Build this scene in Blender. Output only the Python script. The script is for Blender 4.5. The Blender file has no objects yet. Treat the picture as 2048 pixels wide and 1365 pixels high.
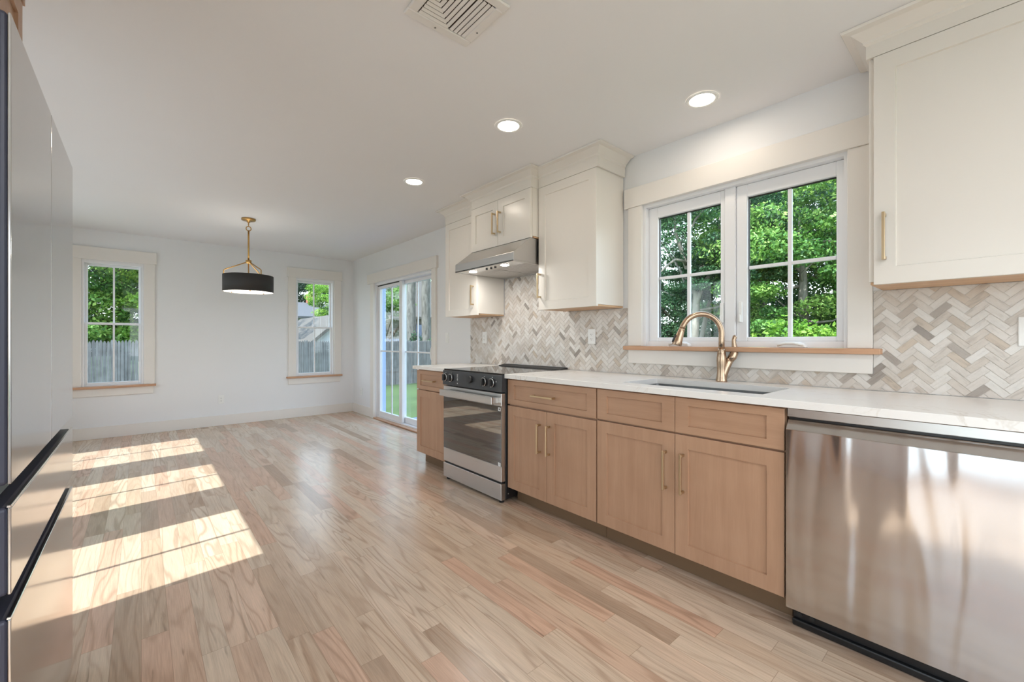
import bpy, bmesh, math, random
import numpy as np
from mathutils import Vector

random.seed(7)
scene = bpy.context.scene
COL = scene.collection

# ---------------------------------------------------------------- camera, sky, sun, exposure
cam_d = bpy.data.cameras.new('camera')
cam_d.sensor_width = 36.0
cam_d.sensor_fit = 'HORIZONTAL'
cam_d.lens = 852.0 / 2048.0 * 36.0
cam_d.shift_y = -1.2 / 2048.0
cam_d.clip_start = 0.02
cam_d.clip_end = 300
cam = bpy.data.objects.new('camera', cam_d)
COL.objects.link(cam)
cam.location = (0, 0, 1.15)
cam.rotation_euler = (math.radians(90), 0, math.radians(-41.03))
scene.camera = cam

scene.view_settings.view_transform = 'Standard'
scene.view_settings.look = 'None'
scene.view_settings.gamma = 1.0
scene.view_settings.use_curve_mapping = False
scene.view_settings.exposure = 0.0
try:
    scene.cycles.use_denoising = True
    scene.cycles.max_bounces = 10
    scene.cycles.diffuse_bounces = 6
    scene.cycles.transparent_max_bounces = 16
    scene.cycles.caustics_reflective = False
    scene.cycles.caustics_refractive = False
    scene.cycles.sample_clamp_indirect = 6.0
except Exception:
    pass

SKY = 4.2
SUN = 8.2
CAN = 62.0        # radiance of a recessed lamp's lens
world = bpy.data.worlds.new('sky')
scene.world = world
world.use_nodes = True
wn = world.node_tree
wn.nodes.clear()
w_out = wn.nodes.new('ShaderNodeOutputWorld')
w_bg = wn.nodes.new('ShaderNodeBackground')
w_tc = wn.nodes.new('ShaderNodeTexCoord')
w_sep = wn.nodes.new('ShaderNodeSeparateXYZ')
w_rmp = wn.nodes.new('ShaderNodeValToRGB')
w_rmp.color_ramp.elements[0].position = 0.0
w_rmp.color_ramp.elements[0].color = (0.93, 0.97, 1.0, 1)
w_rmp.color_ramp.elements[1].position = 0.75
w_rmp.color_ramp.elements[1].color = (0.44, 0.66, 1.0, 1)
wn.links.new(w_tc.outputs['Generated'], w_sep.inputs[0])
wn.links.new(w_sep.outputs['Z'], w_rmp.inputs['Fac'])
wn.links.new(w_rmp.outputs['Color'], w_bg.inputs['Color'])
w_bg.inputs['Strength'].default_value = SKY
wn.links.new(w_bg.outputs[0], w_out.inputs[0])

sun_d = bpy.data.lights.new('sun', 'SUN')
sun_d.energy = SUN
sun_d.angle = math.radians(0.53)
sun_d.color = (1.0, 0.99, 0.98)
sun = bpy.data.objects.new('sun', sun_d)
COL.objects.link(sun)
SUN_EL, SUN_AZ = math.radians(49.9), math.radians(5.0)
sd = Vector((math.cos(SUN_EL) * math.cos(SUN_AZ), math.cos(SUN_EL) * math.sin(SUN_AZ), -math.sin(SUN_EL)))
sun.rotation_euler = sd.to_track_quat('-Z', 'Y').to_euler()
sun.location = (-8, 2, 10)

# ---------------------------------------------------------------- helpers
ORG = {}


def lin(r, g, b):
    def f(c):
        c /= 255.0
        return c / 12.92 if c <= 0.04045 else ((c + 0.055) / 1.055) ** 2.4
    return (f(r), f(g), f(b), 1.0)


def setprops(o, label=None, cat=None, group=None, kind=None):
    if label: o['label'] = label
    if cat: o['category'] = cat
    if group: o['group'] = group
    if kind: o['kind'] = kind
    return o


def thing(name, label, cat, loc=(0, 0, 0), group=None, kind=None):
    o = bpy.data.objects.new(name, None)
    o.empty_display_size = 0.05
    COL.objects.link(o)
    o.location = loc
    ORG[o] = Vector(loc)
    return setprops(o, label, cat, group, kind)


class MB:
    """collects shapes, then becomes ONE mesh object"""

    def __init__(self):
        self.bm = bmesh.new()

    def box(self, x0, x1, y0, y1, z0, z1, bev=0.0, seg=1, mi=0):
        b = bmesh.new()
        x0, x1 = min(x0, x1), max(x0, x1)
        y0, y1 = min(y0, y1), max(y0, y1)
        z0, z1 = min(z0, z1), max(z0, z1)
        vs = [b.verts.new((x, y, z)) for x in (x0, x1) for y in (y0, y1) for z in (z0, z1)]
        for f in ((0, 1, 3, 2), (4, 6, 7, 5), (0, 4, 5, 1), (2, 3, 7, 6), (0, 2, 6, 4), (1, 5, 7, 3)):
            b.faces.new([vs[i] for i in f])
        if bev > 0:
            bev = min(bev, 0.45 * min(x1 - x0, y1 - y0, z1 - z0))
            bmesh.ops.bevel(b, geom=list(b.edges), offset=bev, segments=seg, profile=0.5, affect='EDGES')
        self._merge(b, mi)
        return self

    def _merge(self, b, mi=0):
        for f in b.faces: f.material_index = mi
        m = bpy.data.meshes.new('tmp')
        b.to_mesh(m)
        b.free()
        self.bm.from_mesh(m)
        bpy.data.meshes.remove(m)

    def poly(self, pts, mi=0):
        f = self.bm.faces.new([self.bm.verts.new(p) for p in pts])
        f.material_index = mi
        return self

    def prism(self, prof, axis, a0, a1, bev=0.0, mi=0):
        """profile extruded along an axis; profile pairs are the two other axes in xyz order"""
        b = bmesh.new()

        def P(p, a):
            return {'x': (a, p[0], p[1]), 'y': (p[0], a, p[1]), 'z': (p[0], p[1], a)}[axis]
        v0 = [b.verts.new(P(p, a0)) for p in prof]
        v1 = [b.verts.new(P(p, a1)) for p in prof]
        n = len(prof)
        b.faces.new(v0)
        b.faces.new(v1[::-1])
        for i in range(n):
            b.faces.new([v0[i], v1[i], v1[(i + 1) % n], v0[(i + 1) % n]])
        bmesh.ops.recalc_face_normals(b, faces=list(b.faces))
        if bev > 0:
            bmesh.ops.bevel(b, geom=list(b.edges), offset=bev, segments=1, affect='EDGES')
        self._merge(b, mi)
        return self

    def tube(self, pts, rad, seg=12, caps=True, mi=0):
        pts = [Vector(p) for p in pts]
        rs = rad if isinstance(rad, (list, tuple)) else [rad] * len(pts)
        b = bmesh.new()
        rings = []
        n0 = None
        for i, p in enumerate(pts):
            t = (pts[min(i + 1, len(pts) - 1)] - pts[max(i - 1, 0)]).normalized()
            if n0 is None:
                up = Vector((0, 0, 1)) if abs(t.z) < 0.9 else Vector((1, 0, 0))
                n0 = t.cross(up).normalized()
            else:
                n0 = (n0 - t * n0.dot(t)).normalized()
            bn = t.cross(n0)
            rings.append([b.verts.new(p + (n0 * math.cos(2 * math.pi * k / seg) + bn * math.sin(2 * math.pi * k / seg)) * rs[i]) for k in range(seg)])
        for i in range(len(rings) - 1):
            for k in range(seg):
                f = b.faces.new([rings[i][k], rings[i][(k + 1) % seg], rings[i + 1][(k + 1) % seg], rings[i + 1][k]])
                f.smooth = True
        if caps:
            b.faces.new(rings[0][::-1])
            b.faces.new(rings[-1])
        bmesh.ops.recalc_face_normals(b, faces=list(b.faces))
        self._merge(b, mi)
        return self

    def cyl(self, p0, p1, r, seg=24, mi=0):
        return self.tube([p0, p1], r, seg, True, mi)

    def lathe(self, prof, cx, cy, seg=40, mi=0, closed=True):
        b = bmesh.new()
        rings = []
        for r, z in prof:
            if r < 1e-6:
                rings.append([b.verts.new((cx, cy, z))])
            else:
                rings.append([b.verts.new((cx + r * math.cos(2 * math.pi * k / seg), cy + r * math.sin(2 * math.pi * k / seg), z)) for k in range(seg)])
        for A, B in zip(rings, rings[1:]):
            for k in range(seg):
                k2 = (k + 1) % seg
                vs = [A[k % len(A)], A[k2 % len(A)], B[k2 % len(B)], B[k % len(B)]]
                u = []
                for v in vs:
                    if v not in u: u.append(v)
                if len(u) > 2:
                    f = b.faces.new(u)
                    f.smooth = True
        bmesh.ops.recalc_face_normals(b, faces=list(b.faces))
        self._merge(b, mi)
        return self

    def torus(self, c, R, r, ax='y', seg=28, s2=10):
        pts = []
        for k in range(seg + 1):
            a = 2 * math.pi * k / seg
            d = {'y': (math.cos(a), 0, math.sin(a)), 'x': (0, math.cos(a), math.sin(a)), 'z': (math.cos(a), math.sin(a), 0)}[ax]
            pts.append(Vector(c) + Vector(d) * R)
        return self.tube(pts, r, s2, False)

    def build(self, name, mat, parent=None, kind=None, label=None, cat=None, group=None):
        bm = self.bm
        if parent is None:
            xs = [v.co for v in bm.verts]
            lo = Vector((min(v.x for v in xs), min(v.y for v in xs), min(v.z for v in xs)))
            hi = Vector((max(v.x for v in xs), max(v.y for v in xs), max(v.z for v in xs)))
            org = Vector(((lo.x + hi.x) / 2, (lo.y + hi.y) / 2, lo.z))
        else:
            org = ORG[parent]
        for v in bm.verts: v.co -= org
        me = bpy.data.meshes.new(name)
        bm.to_mesh(me)
        bm.free()
        for m in (mat if isinstance(mat, (list, tuple)) else [mat]): me.materials.append(m)
        o = bpy.data.objects.new(name, me)
        COL.objects.link(o)
        if parent is None:
            o.location = org
        else:
            o.parent = parent
        ORG[o] = org
        return setprops(o, label, cat, group, kind)


def dup(root, delta, label=None, group=None):
    r = root.copy()
    COL.objects.link(r)
    r.location = Vector(root.location) + Vector(delta)
    ORG[r] = ORG[root] + Vector(delta)
    if label: r['label'] = label
    if group: r['group'] = group

    def rec(src, dst):
        for ch in list(src.children):
            c = ch.copy()
            COL.objects.link(c)
            c.parent = dst
            ORG[c] = ORG[r]
            rec(ch, c)
    rec(root, r)
    return r


# ---------------------------------------------------------------- materials
class NT:
    def __init__(self, name):
        self.mat = bpy.data.materials.new(name)
        self.mat.use_nodes = True
        self.t = self.mat.node_tree
        self.b = self.t.nodes['Principled BSDF']
        self.out = self.t.nodes['Material Output']

    def n(self, typ, **kw):
        nd = self.t.nodes.new(typ)
        for k, v in kw.items(): setattr(nd, k, v)
        return nd

    def put(self, sock, v):
        if isinstance(v, bpy.types.NodeSocket): self.t.links.new(v, sock)
        elif v is not None: sock.default_value = v

    def m(self, op, a, b=None, c=None, clamp=False):
        nd = self.n('ShaderNodeMath', operation=op)
        nd.use_clamp = clamp
        self.put(nd.inputs[0], a)
        self.put(nd.inputs[1], b)
        self.put(nd.inputs[2], c)
        return nd.outputs[0]

    def xyz(self, x, y, z):
        nd = self.n('ShaderNodeCombineXYZ')
        for i, v in enumerate((x, y, z)): self.put(nd.inputs[i], v)
        return nd.outputs[0]

    def sep(self, v):
        nd = self.n('ShaderNodeSeparateXYZ')
        self.put(nd.inputs[0], v)
        return nd.outputs

    def pos(self):
        return self.n('ShaderNodeNewGeometry').outputs['Position']

    def obj(self):
        return self.n('ShaderNodeTexCoord').outputs['Object']

    def noise(self, vec, scale=5.0, detail=2.0, rough=0.5, dist=0.0, out='Fac'):
        nd = self.n('ShaderNodeTexNoise')
        self.put(nd.inputs['Vector'], vec)
        nd.inputs['Scale'].default_value = scale
        nd.inputs['Detail'].default_value = detail
        nd.inputs['Roughness'].default_value = rough
        nd.inputs['Distortion'].default_value = dist
        return nd.outputs[out]

    def white(self, vec=None, w=None, out='Value'):
        nd = self.n('ShaderNodeTexWhiteNoise')
        if w is not None:
            nd.noise_dimensions = '1D'
            self.put(nd.inputs['W'], w)
        else:
            self.put(nd.inputs['Vector'], vec)
        return nd.outputs[out]

    def ramp(self, fac, stops, interp='LINEAR'):
        nd = self.n('ShaderNodeValToRGB')
        cr = nd.color_ramp
        cr.interpolation = interp
        while len(cr.elements) < len(stops): cr.elements.new(0.5)
        for e, (p, c) in zip(cr.elements, stops):
            e.position = p
            e.color = c
        self.put(nd.inputs['Fac'], fac)
        return nd.outputs['Color']

    def mix(self, fac, a, b, mode='MIX'):
        nd = self.n('ShaderNodeMix', data_type='RGBA', blend_type=mode)
        self.put(nd.inputs[0], fac)
        self.put(nd.inputs[6], a)
        self.put(nd.inputs[7], b)
        return nd.outputs[2]

    def bump(self, h, strength=0.2, dist=0.01):
        nd = self.n('ShaderNodeBump')
        nd.inputs['Strength'].default_value = strength
        nd.inputs['Distance'].default_value = dist
        self.put(nd.inputs['Height'], h)
        self.t.links.new(nd.outputs[0], self.b.inputs['Normal'])

    def set(self, **kw):
        for k, v in kw.items(): self.put(self.b.inputs[k.replace('_', ' ')], v)
        return self


def g(v): return (v, v, v, 1)


def paint(name, c, rough=0.55, bump=0.03):
    t = NT(name)
    n = t.noise(t.pos(), 2.0, 3)
    cc = t.mix(n, tuple(x * 0.985 for x in c[:3]) + (1,), tuple(min(1, x * 1.015) for x in c[:3]) + (1,))
    t.set(Base_Color=cc, Roughness=rough)
    if bump: t.bump(t.noise(t.pos(), 260, 2), bump, 0.002)
    return t.mat


def metal(name, c, rough=0.3, brush=None, strength=0.06, wav=None):
    t = NT(name)
    p = t.sep(t.pos())
    t.set(Base_Color=c, Metallic=1.0, Roughness=rough)
    if brush:
        k = [300.0, 300.0, 300.0]
        k['xyz'.index(brush)] = 4.0
        v = t.xyz(t.m('MULTIPLY', p[0], k[0]), t.m('MULTIPLY', p[1], k[1]), t.m('MULTIPLY', p[2], k[2]))
        nz = t.noise(v, 1.0, 3)
        r = t.m('MULTIPLY_ADD', nz, 0.12, rough - 0.06)
        t.set(Roughness=r)
        t.bump(nz, strength, 0.001)
    return t.mat


def plain(name, c, rough=0.5, metallic=0.0, ior=1.5):
    t = NT(name)
    n = t.noise(t.pos(), 14.0, 2)
    cc = t.mix(n, tuple(x * 0.96 for x in c[:3]) + (1,), tuple(min(1, x * 1.04) for x in c[:3]) + (1,))
    t.set(Base_Color=cc, Roughness=rough, Metallic=metallic, IOR=ior)
    return t.mat


def emit(name, c, s):
    t = NT(name)
    t.set(Base_Color=c, Emission_Color=c, Emission_Strength=s)
    return t.mat


def glass_mat(name, tint=(0.93, 0.96, 0.95, 1), refl=0.05):
    t = NT(name)
    tr = t.n('ShaderNodeBsdfTransparent')
    tr.inputs[0].default_value = tint
    gl = t.n('ShaderNodeBsdfGlossy')
    gl.inputs['Roughness'].default_value = 0.02
    lw = t.n('ShaderNodeLayerWeight')
    lw.inputs['Blend'].default_value = 0.5
    fr = t.m('MULTIPLY_ADD', t.m('POWER', lw.outputs['Facing'], 5.0), 0.6, 0.025)
    mx = t.n('ShaderNodeMixShader')
    t.t.links.new(fr, mx.inputs[0])
    t.t.links.new(tr.outputs[0], mx.inputs[1])
    t.t.links.new(gl.outputs[0], mx.inputs[2])
    t.t.links.new(mx.outputs[0], t.out.inputs[0])
    return t.mat


def wood_floor():
    t = NT('oak_strip_floor')
    x, y, z = t.sep(t.pos())
    W = 0.0835
    xs = t.m('DIVIDE', x, W)
    ix = t.m('FLOOR', xs)
    fx = t.m('FRACT', xs)
    r0 = t.white(w=ix)
    ln = t.m('MULTIPLY_ADD', t.white(w=t.m('ADD', ix, 31.7)), 0.7, 0.65)
    ys = t.m('DIVIDE', t.m('MULTIPLY_ADD', r0, 5.3, y), ln)
    iy = t.m('FLOOR', ys)
    fy = t.m('FRACT', ys)
    idv = t.xyz(ix, iy, 3.3)
    r1 = t.white(vec=idv)
    r2 = t.white(vec=t.xyz(ix, iy, 9.1))
    r3 = t.white(vec=t.xyz(ix, iy, 17.7))
    base = t.ramp(r1, [(0.0, lin(168, 139, 115)), (0.07, lin(194, 167, 142)), (0.25, lin(212, 190, 167)), (0.45, lin(203, 177, 152)), (0.6, lin(214, 193, 170)),
                       (0.72, lin(208, 176, 151)), (0.85, lin(207, 169, 144)), (0.94, lin(197, 172, 149)), (1.0, lin(178, 152, 129))])
    off = t.m('MULTIPLY', r2, 40.0)
    # cathedral grain: contour lines of a stretched noise
    gv = t.xyz(t.m('MULTIPLY_ADD', x, 9.0, off), t.m('MULTIPLY_ADD', y, 0.9, t.m('MULTIPLY', r3, 20.0)), off)
    nn = t.noise(gv, 1.0, 1.5, 0.45, 0.25)
    rings = t.m('SINE', t.m('MULTIPLY', nn, 62.0))
    rings = t.m('POWER', t.m('MULTIPLY_ADD', rings, 0.5, 0.5), 4.5)
    amp = t.m('MULTIPLY_ADD', r3, 0.40, 0.16)
    # fine pores
    pv = t.xyz(t.m('MULTIPLY', x, 260.0), t.m('MULTIPLY', y, 9.0), off)
    pores = t.noise(pv, 1.0, 3, 0.6)
    pores = t.m('MULTIPLY', t.m('SUBTRACT', pores, 0.5), 0.55)
    # mineral streaks
    mv = t.xyz(t.m('MULTIPLY_ADD', x, 38.0, off), t.m('MULTIPLY', y, 2.2), t.m('MULTIPLY', r3, 60.0))
    ms = t.noise(mv, 1.0, 3, 0.55, 0.6)
    ms = t.m('MULTIPLY', t.m('SUBTRACT', ms, 0.655, clamp=True), 7.0, clamp=True)
    ms = t.m('MULTIPLY', ms, t.m('GREATER_THAN', r2, 0.30))
    col = t.mix(t.m('MULTIPLY', rings, amp), base, lin(152, 120, 96))
    col = t.mix(t.m('MULTIPLY', ms, 0.75), col, lin(96, 72, 55))
    big = t.noise(t.xyz(t.m('MULTIPLY_ADD', x, 14.0, off), t.m('MULTIPLY', y, 2.0), off), 1.0, 2)
    br = t.m('ADD', t.m('ADD', 0.80, pores), t.m('MULTIPLY', big, 0.4))
    col = t.mix(1.0, col, t.xyz(br, br, br), 'MULTIPLY')
    # seams
    e1 = t.m('LESS_THAN', t.m('MINIMUM', fx, t.m('SUBTRACT', 1.0, fx)), 0.009)
    e2 = t.m('LESS_THAN', t.m('MULTIPLY', t.m('MINIMUM', fy, t.m('SUBTRACT', 1.0, fy)), ln), 0.0009)
    edge = t.m('MAXIMUM', e1, e2)
    col = t.mix(t.m('MULTIPLY', edge, 0.45), col, lin(110, 82, 60))
    t.set(Base_Color=col, Roughness=t.m('MULTIPLY_ADD', pores, 0.10, 0.25), IOR=1.5)
    hgt = t.m('SUBTRACT', t.m('MULTIPLY', rings, -0.25), edge)
    t.bump(hgt, 0.10, 0.002)
    return t.mat


def wood(name, c1, c2, axis='z', scale=1.0, rough=0.42):
    t = NT(name)
    p = t.sep(t.pos())
    k = [26.0 * scale] * 3
    k['xyz'.index(axis)] = 1.6 * scale
    v = t.xyz(*[t.m('MULTIPLY', p[i], k[i]) for i in range(3)])
    n1 = t.noise(v, 1.0, 3, 0.55, 0.3)
    k2 = [260.0] * 3
    k2['xyz'.index(axis)] = 12.0
    v2 = t.xyz(*[t.m('MULTIPLY', p[i], k2[i]) for i in range(3)])
    n2 = t.noise(v2, 1.0, 2)
    n3 = t.noise(t.pos(), 5.0, 2)
    f = t.m('ADD', t.m('MULTIPLY', n1, 0.5), t.m('ADD', t.m('MULTIPLY', n2, 0.2), t.m('MULTIPLY', n3, 0.3)))
    col = t.ramp(f, [(0.3, c1), (0.7, c2)])
    t.set(Base_Color=col, Roughness=rough)
    t.bump(n2, 0.04, 0.001)
    return t.mat


def quartz():
    t = NT('white_quartz')
    n = t.noise(t.pos(), 3.0, 5, 0.6, 1.5)
    v = t.m('ABSOLUTE', t.m('SUBTRACT', n, 0.5))
    vein = t.m('SUBTRACT', 1.0, t.m('MULTIPLY', v, 60.0), clamp=True)
    patch = t.noise(t.pos(), 1.7, 2)
    vein = t.m('MULTIPLY', vein, t.m('MULTIPLY', t.m('SUBTRACT', patch, 0.5, clamp=True), 3.0, clamp=True))
    col = t.mix(vein, lin(238, 236, 233), lin(205, 195, 182))
    t.set(Base_Color=col, Roughness=0.22)
    return t.mat


def tile_mat():
    t = NT('marble_tile')
    at = t.n('ShaderNodeAttribute')
    at.attribute_name = 'tone'
    s = t.sep(at.outputs['Color'])
    tone, ang, off = s[0], s[1], s[2]
    base = t.ramp(tone, [(0.0, lin(222, 218, 213)), (0.35, lin(213, 206, 199)), (0.6, lin(203, 194, 185)), (0.75, lin(199, 184, 168)), (0.88, lin(184, 174, 165)), (1.0, lin(152, 143, 136))])
    p = t.sep(t.pos())
    sg = t.m('MULTIPLY_ADD', t.m('GREATER_THAN', ang, 0.5), 2.0, -1.0)
    al = t.m('MULTIPLY', t.m('ADD', t.m('MULTIPLY', p[1], sg), p[2]), 0.707)
    ac = t.m('MULTIPLY', t.m('SUBTRACT', p[2], t.m('MULTIPLY', p[1], sg)), 0.707)
    ov = t.m('MULTIPLY', off, 50.0)
    n = t.noise(t.xyz(t.m('MULTIPLY_ADD', al, 14.0, ov), t.m('MULTIPLY_ADD', ac, 75.0, ov), ov), 1.0, 3, 0.6, 0.8)
    st = t.m('MULTIPLY', t.m('SUBTRACT', n, 0.50, clamp=True), 4.5, clamp=True)
    col = t.mix(t.m('MULTIPLY', st, t.m('MULTIPLY_ADD', tone, 0.45, 0.12)), base, lin(128, 114, 102))
    t.set(Base_Color=col, Roughness=0.28)
    return t.mat


def foliage_mat(name, dark, mid, light, trans=0.35):
    t = NT(name)
    at = t.n('ShaderNodeAttribute')
    at.attribute_name = 'tone'
    col = t.ramp(at.outputs['Fac'], [(0.0, dark), (0.5, mid), (1.0, light)])
    d = t.n('ShaderNodeBsdfDiffuse')
    tl = t.n('ShaderNodeBsdfTranslucent')
    gl = t.n('ShaderNodeBsdfGlossy')
    gl.inputs['Roughness'].default_value = 0.45
    gl.inputs['Color'].default_value = (0.6, 0.7, 0.6, 1)
    mx = t.n('ShaderNodeMixShader')
    mx2 = t.n('ShaderNodeMixShader')
    mx.inputs[0].default_value = trans
    mx2.inputs[0].default_value = 0.05
    L = t.t.links.new
    L(col, d.inputs[0])
    L(col, tl.inputs[0])
    L(d.outputs[0], mx.inputs[1])
    L(tl.outputs[0], mx.inputs[2])
    L(mx.outputs[0], mx2.inputs[1])
    L(gl.outputs[0], mx2.inputs[2])
    L(mx2.outputs[0], t.out.inputs[0])
    return t.mat


def bark_mat(name, c1, c2, scale=9.0):
    t = NT(name)
    p = t.sep(t.pos())
    v = t.xyz(t.m('MULTIPLY', p[0], scale), t.m('MULTIPLY', p[1], scale), t.m('MULTIPLY', p[2], scale * 0.35))
    n = t.noise(v, 1.0, 5, 0.65, 0.6)
    t.set(Base_Color=t.ramp(n, [(0.35, c1), (0.65, c2)]), Roughness=0.9)
    t.bump(n, 0.6, 0.03)
    return t.mat


def steel_wavy():
    """brushed steel sheet that is not quite flat"""
    t = NT('stainless_sheet')
    x, y, z = t.sep(t.pos())
    br = t.noise(t.xyz(t.m('MULTIPLY', x, 6.0), t.m('MULTIPLY', y, 6.0), t.m('MULTIPLY', z, 420.0)), 1.0, 3)
    wv = t.noise(t.xyz(0.0, t.m('MULTIPLY', y, 8.0), t.m('MULTIPLY_ADD', z, 1.2, 2.2)), 1.0, 1.0, 0.4, 0.5)
    h = t.m('ADD', t.m('MULTIPLY', wv, 1.0), t.m('MULTIPLY', br, 0.0008))
    t.set(Base_Color=(0.56, 0.545, 0.54, 1), Metallic=1.0, Roughness=0.13)
    t.bump(h, 1.0, 0.011)
    return t.mat


M = {
    'wall': paint('wall_paint', lin(233, 233, 234), 0.6),
    'ceil': paint('ceiling_paint', lin(231, 230, 230), 0.7),
    'trim': paint('trim_paint', lin(232, 227, 221), 0.4, 0),
    'vinyl': paint('white_vinyl', lin(236, 236, 238), 0.35, 0),
    'cream': paint('cream_cabinet_paint', lin(226, 220, 212), 0.26, 0),
    'floor': wood_floor(),
    'cab': wood('stained_maple', lin(166, 128, 101), lin(186, 149, 121), 'z', 1.0, 0.40),
    'cabh': wood('stained_maple_across', lin(166, 128, 101), lin(186, 149, 121), 'y', 1.0, 0.40),
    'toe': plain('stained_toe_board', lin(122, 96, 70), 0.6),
    'oak': wood('oak_sill', lin(182, 136, 104), lin(212, 168, 134), 'y', 1.2, 0.45),
    'oakx': wood('oak_sill_across', lin(182, 136, 104), lin(212, 168, 134), 'x', 1.2, 0.45),
    'raw': wood('raw_maple_underside', lin(190, 152, 116), lin(216, 180, 144), 'y', 1.0, 0.5),
    'quartz': quartz(),
    'tile': tile_mat(),
    'grout': plain('grout', lin(222, 216, 208), 0.8),
    'brass': metal('brushed_brass', lin(206, 184, 150), 0.32),
    'gold': metal('aged_brass', lin(190, 152, 96), 0.28),
    'bronze': metal('champagne_bronze', lin(186, 160, 136), 0.26),
    'steel': metal('stainless', (0.60, 0.585, 0.57, 1), 0.30, 'y'),
    'sheet': steel_wavy(),
    'sink': metal('sink_steel', (0.45, 0.45, 0.45, 1), 0.32, 'y'),
    'black': plain('black_enamel', (0.012, 0.012, 0.013, 1), 0.35),
    'blackpl': plain('black_plastic', (0.02, 0.02, 0.021, 1), 0.5),
    'panelblk': plain('control_glass', (0.045, 0.047, 0.052, 1), 0.25),
    'ovenglass': plain('oven_glass', (0.018, 0.016, 0.015, 1), 0.03, 0.0, 2.6),
    'cooktop': plain('ceramic_glass', (0.012, 0.012, 0.012, 1), 0.04, 0.0, 1.5),
    'chrome': metal('satin_chrome', (0.75, 0.75, 0.75, 1), 0.18),
    'white': plain('white_plastic', lin(238, 238, 236), 0.35),
    'socket': plain('socket_recess', lin(120, 118, 114), 0.5),
    'icon': plain('white_print', lin(225, 225, 225), 0.6),
    'fridge': metal('grey_glass_front', (0.53, 0.52, 0.51, 1), 0.13),
    'navy': plain('dark_navy_edge', lin(52, 54, 70), 0.4),
    'charcoal': plain('charcoal_shade', lin(52, 50, 49), 0.7),
    'shadein': plain('white_lining', lin(240, 238, 232), 0.8),
    'paving': plain('pale_paving', lin(205, 202, 196), 0.8),
    'lens': emit('lamp_lens', (1.0, 0.88, 0.75, 1), CAN),
    'panel': emit('ceiling_panel_lens', (0.95, 0.97, 1.0, 1), 22.0),  # lens of the added fill lamps
    'hoodlens': emit('hood_lamp_lens', (1.0, 0.96, 0.90, 1), 270.0),
    'diffuser': emit('pendant_diffuser', (1.0, 0.95, 0.88, 1), 2.2),
    'vent': plain('register_enamel', lin(226, 222, 217), 0.4),
    'duct': plain('duct_dark', lin(70, 56, 48), 0.8),
    'glass': glass_mat('window_glass'),
    'fence': wood('weathered_cedar', lin(82, 78, 77), lin(146, 142, 142), 'z', 0.8, 0.9),
    'fenceblue': wood('weathered_pine', lin(100, 106, 130), lin(138, 146, 172), 'z', 0.6, 0.9),
    'deck': plain('blue_grey_deck', lin(112, 132, 170), 0.5),
    'jambout': plain('exterior_jamb_paint', lin(176, 196, 228), 0.6),  # blue sky light put into the colour of a white jamb
    'siding': plain('white_siding', lin(196, 197, 200), 0.8),
    'siding2': plain('taupe_siding', lin(106, 100, 94), 0.8),
    'shingle': plain('roof_shingle', lin(96, 94, 95), 0.9),
    'shingle2': plain('roof_shingle_brown', lin(98, 91, 84), 0.9),
    'shutter': plain('dark_shutter', lin(60, 66, 78), 0.7),
    'brickred': plain('chimney_brick', lin(160, 96, 76), 0.9),
    'bark': bark_mat('grey_bark', lin(84, 80, 74), lin(130, 126, 119)),
    'barkdark': bark_mat('brown_bark', lin(70, 58, 48), lin(116, 100, 86)),
    'barkpale': bark_mat('pale_bark', lin(118, 110, 100), lin(160, 152, 141), 5.0),
    'leafA': foliage_mat('leaf_green', lin(48, 92, 42), lin(108, 156, 72), lin(178, 210, 112)),
    'leafB': foliage_mat('leaf_blue_green', lin(34, 66, 46), lin(62, 104, 68), lin(110, 150, 100)),
    'leafC': foliage_mat('leaf_bright', lin(74, 118, 40), lin(126, 172, 60), lin(178, 208, 96)),
    'leafD': foliage_mat('leaf_dark', lin(24, 42, 30), lin(44, 70, 48), lin(74, 104, 72)),
}


def lawn_mat():
    t = NT('lawn_grass')
    n = t.noise(t.pos(), 0.6, 4, 0.6)
    n2 = t.noise(t.pos(), 40.0, 3, 0.7)
    f = t.m('ADD', t.m('MULTIPLY', n, 0.5), t.m('MULTIPLY', n2, 0.5))
    t.set(Base_Color=t.ramp(f, [(0.3, lin(58, 80, 40)), (0.55, lin(84, 108, 56)), (0.75, lin(120, 138, 84))]), Roughness=0.9)
    t.bump(n2, 0.8, 0.05)
    return t.mat


M['lawn'] = lawn_mat()

# ---------------------------------------------------------------- the room shell
WR, WB, WL, WF, CH = 2.605, 6.935, -1.10, -2.60, 2.44
TH = 0.15


def wall_x(name, x0, x1, y0, y1, holes, z1=CH):
    """wall standing on a line along Y with openings (ya, yb, za, zb)"""
    mb = MB()
    y = y0
    for (a, b, c, d) in sorted(holes):
        if a > y: mb.box(x0, x1, y, a, 0, z1)
        if c > 0: mb.box(x0, x1, a, b, 0, c)
        mb.box(x0, x1, a, b, d, z1)
        y = b
    mb.box(x0, x1, y, y1, 0, z1)
    return mb.build(name, M['wall'], kind='structure')


def wall_y(name, y0, y1, x0, x1, holes, z1=CH):
    mb = MB()
    x = x0
    for (a, b, c, d) in sorted(holes):
        if a > x: mb.box(x, a, y0, y1, 0, z1)
        if c > 0: mb.box(a, b, y0, y1, 0, c)
        mb.box(a, b, y0, y1, d, z1)
        x = b
    mb.box(x, x1, y0, y1, 0, z1)
    return mb.build(name, M['wall'], kind='structure')


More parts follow.
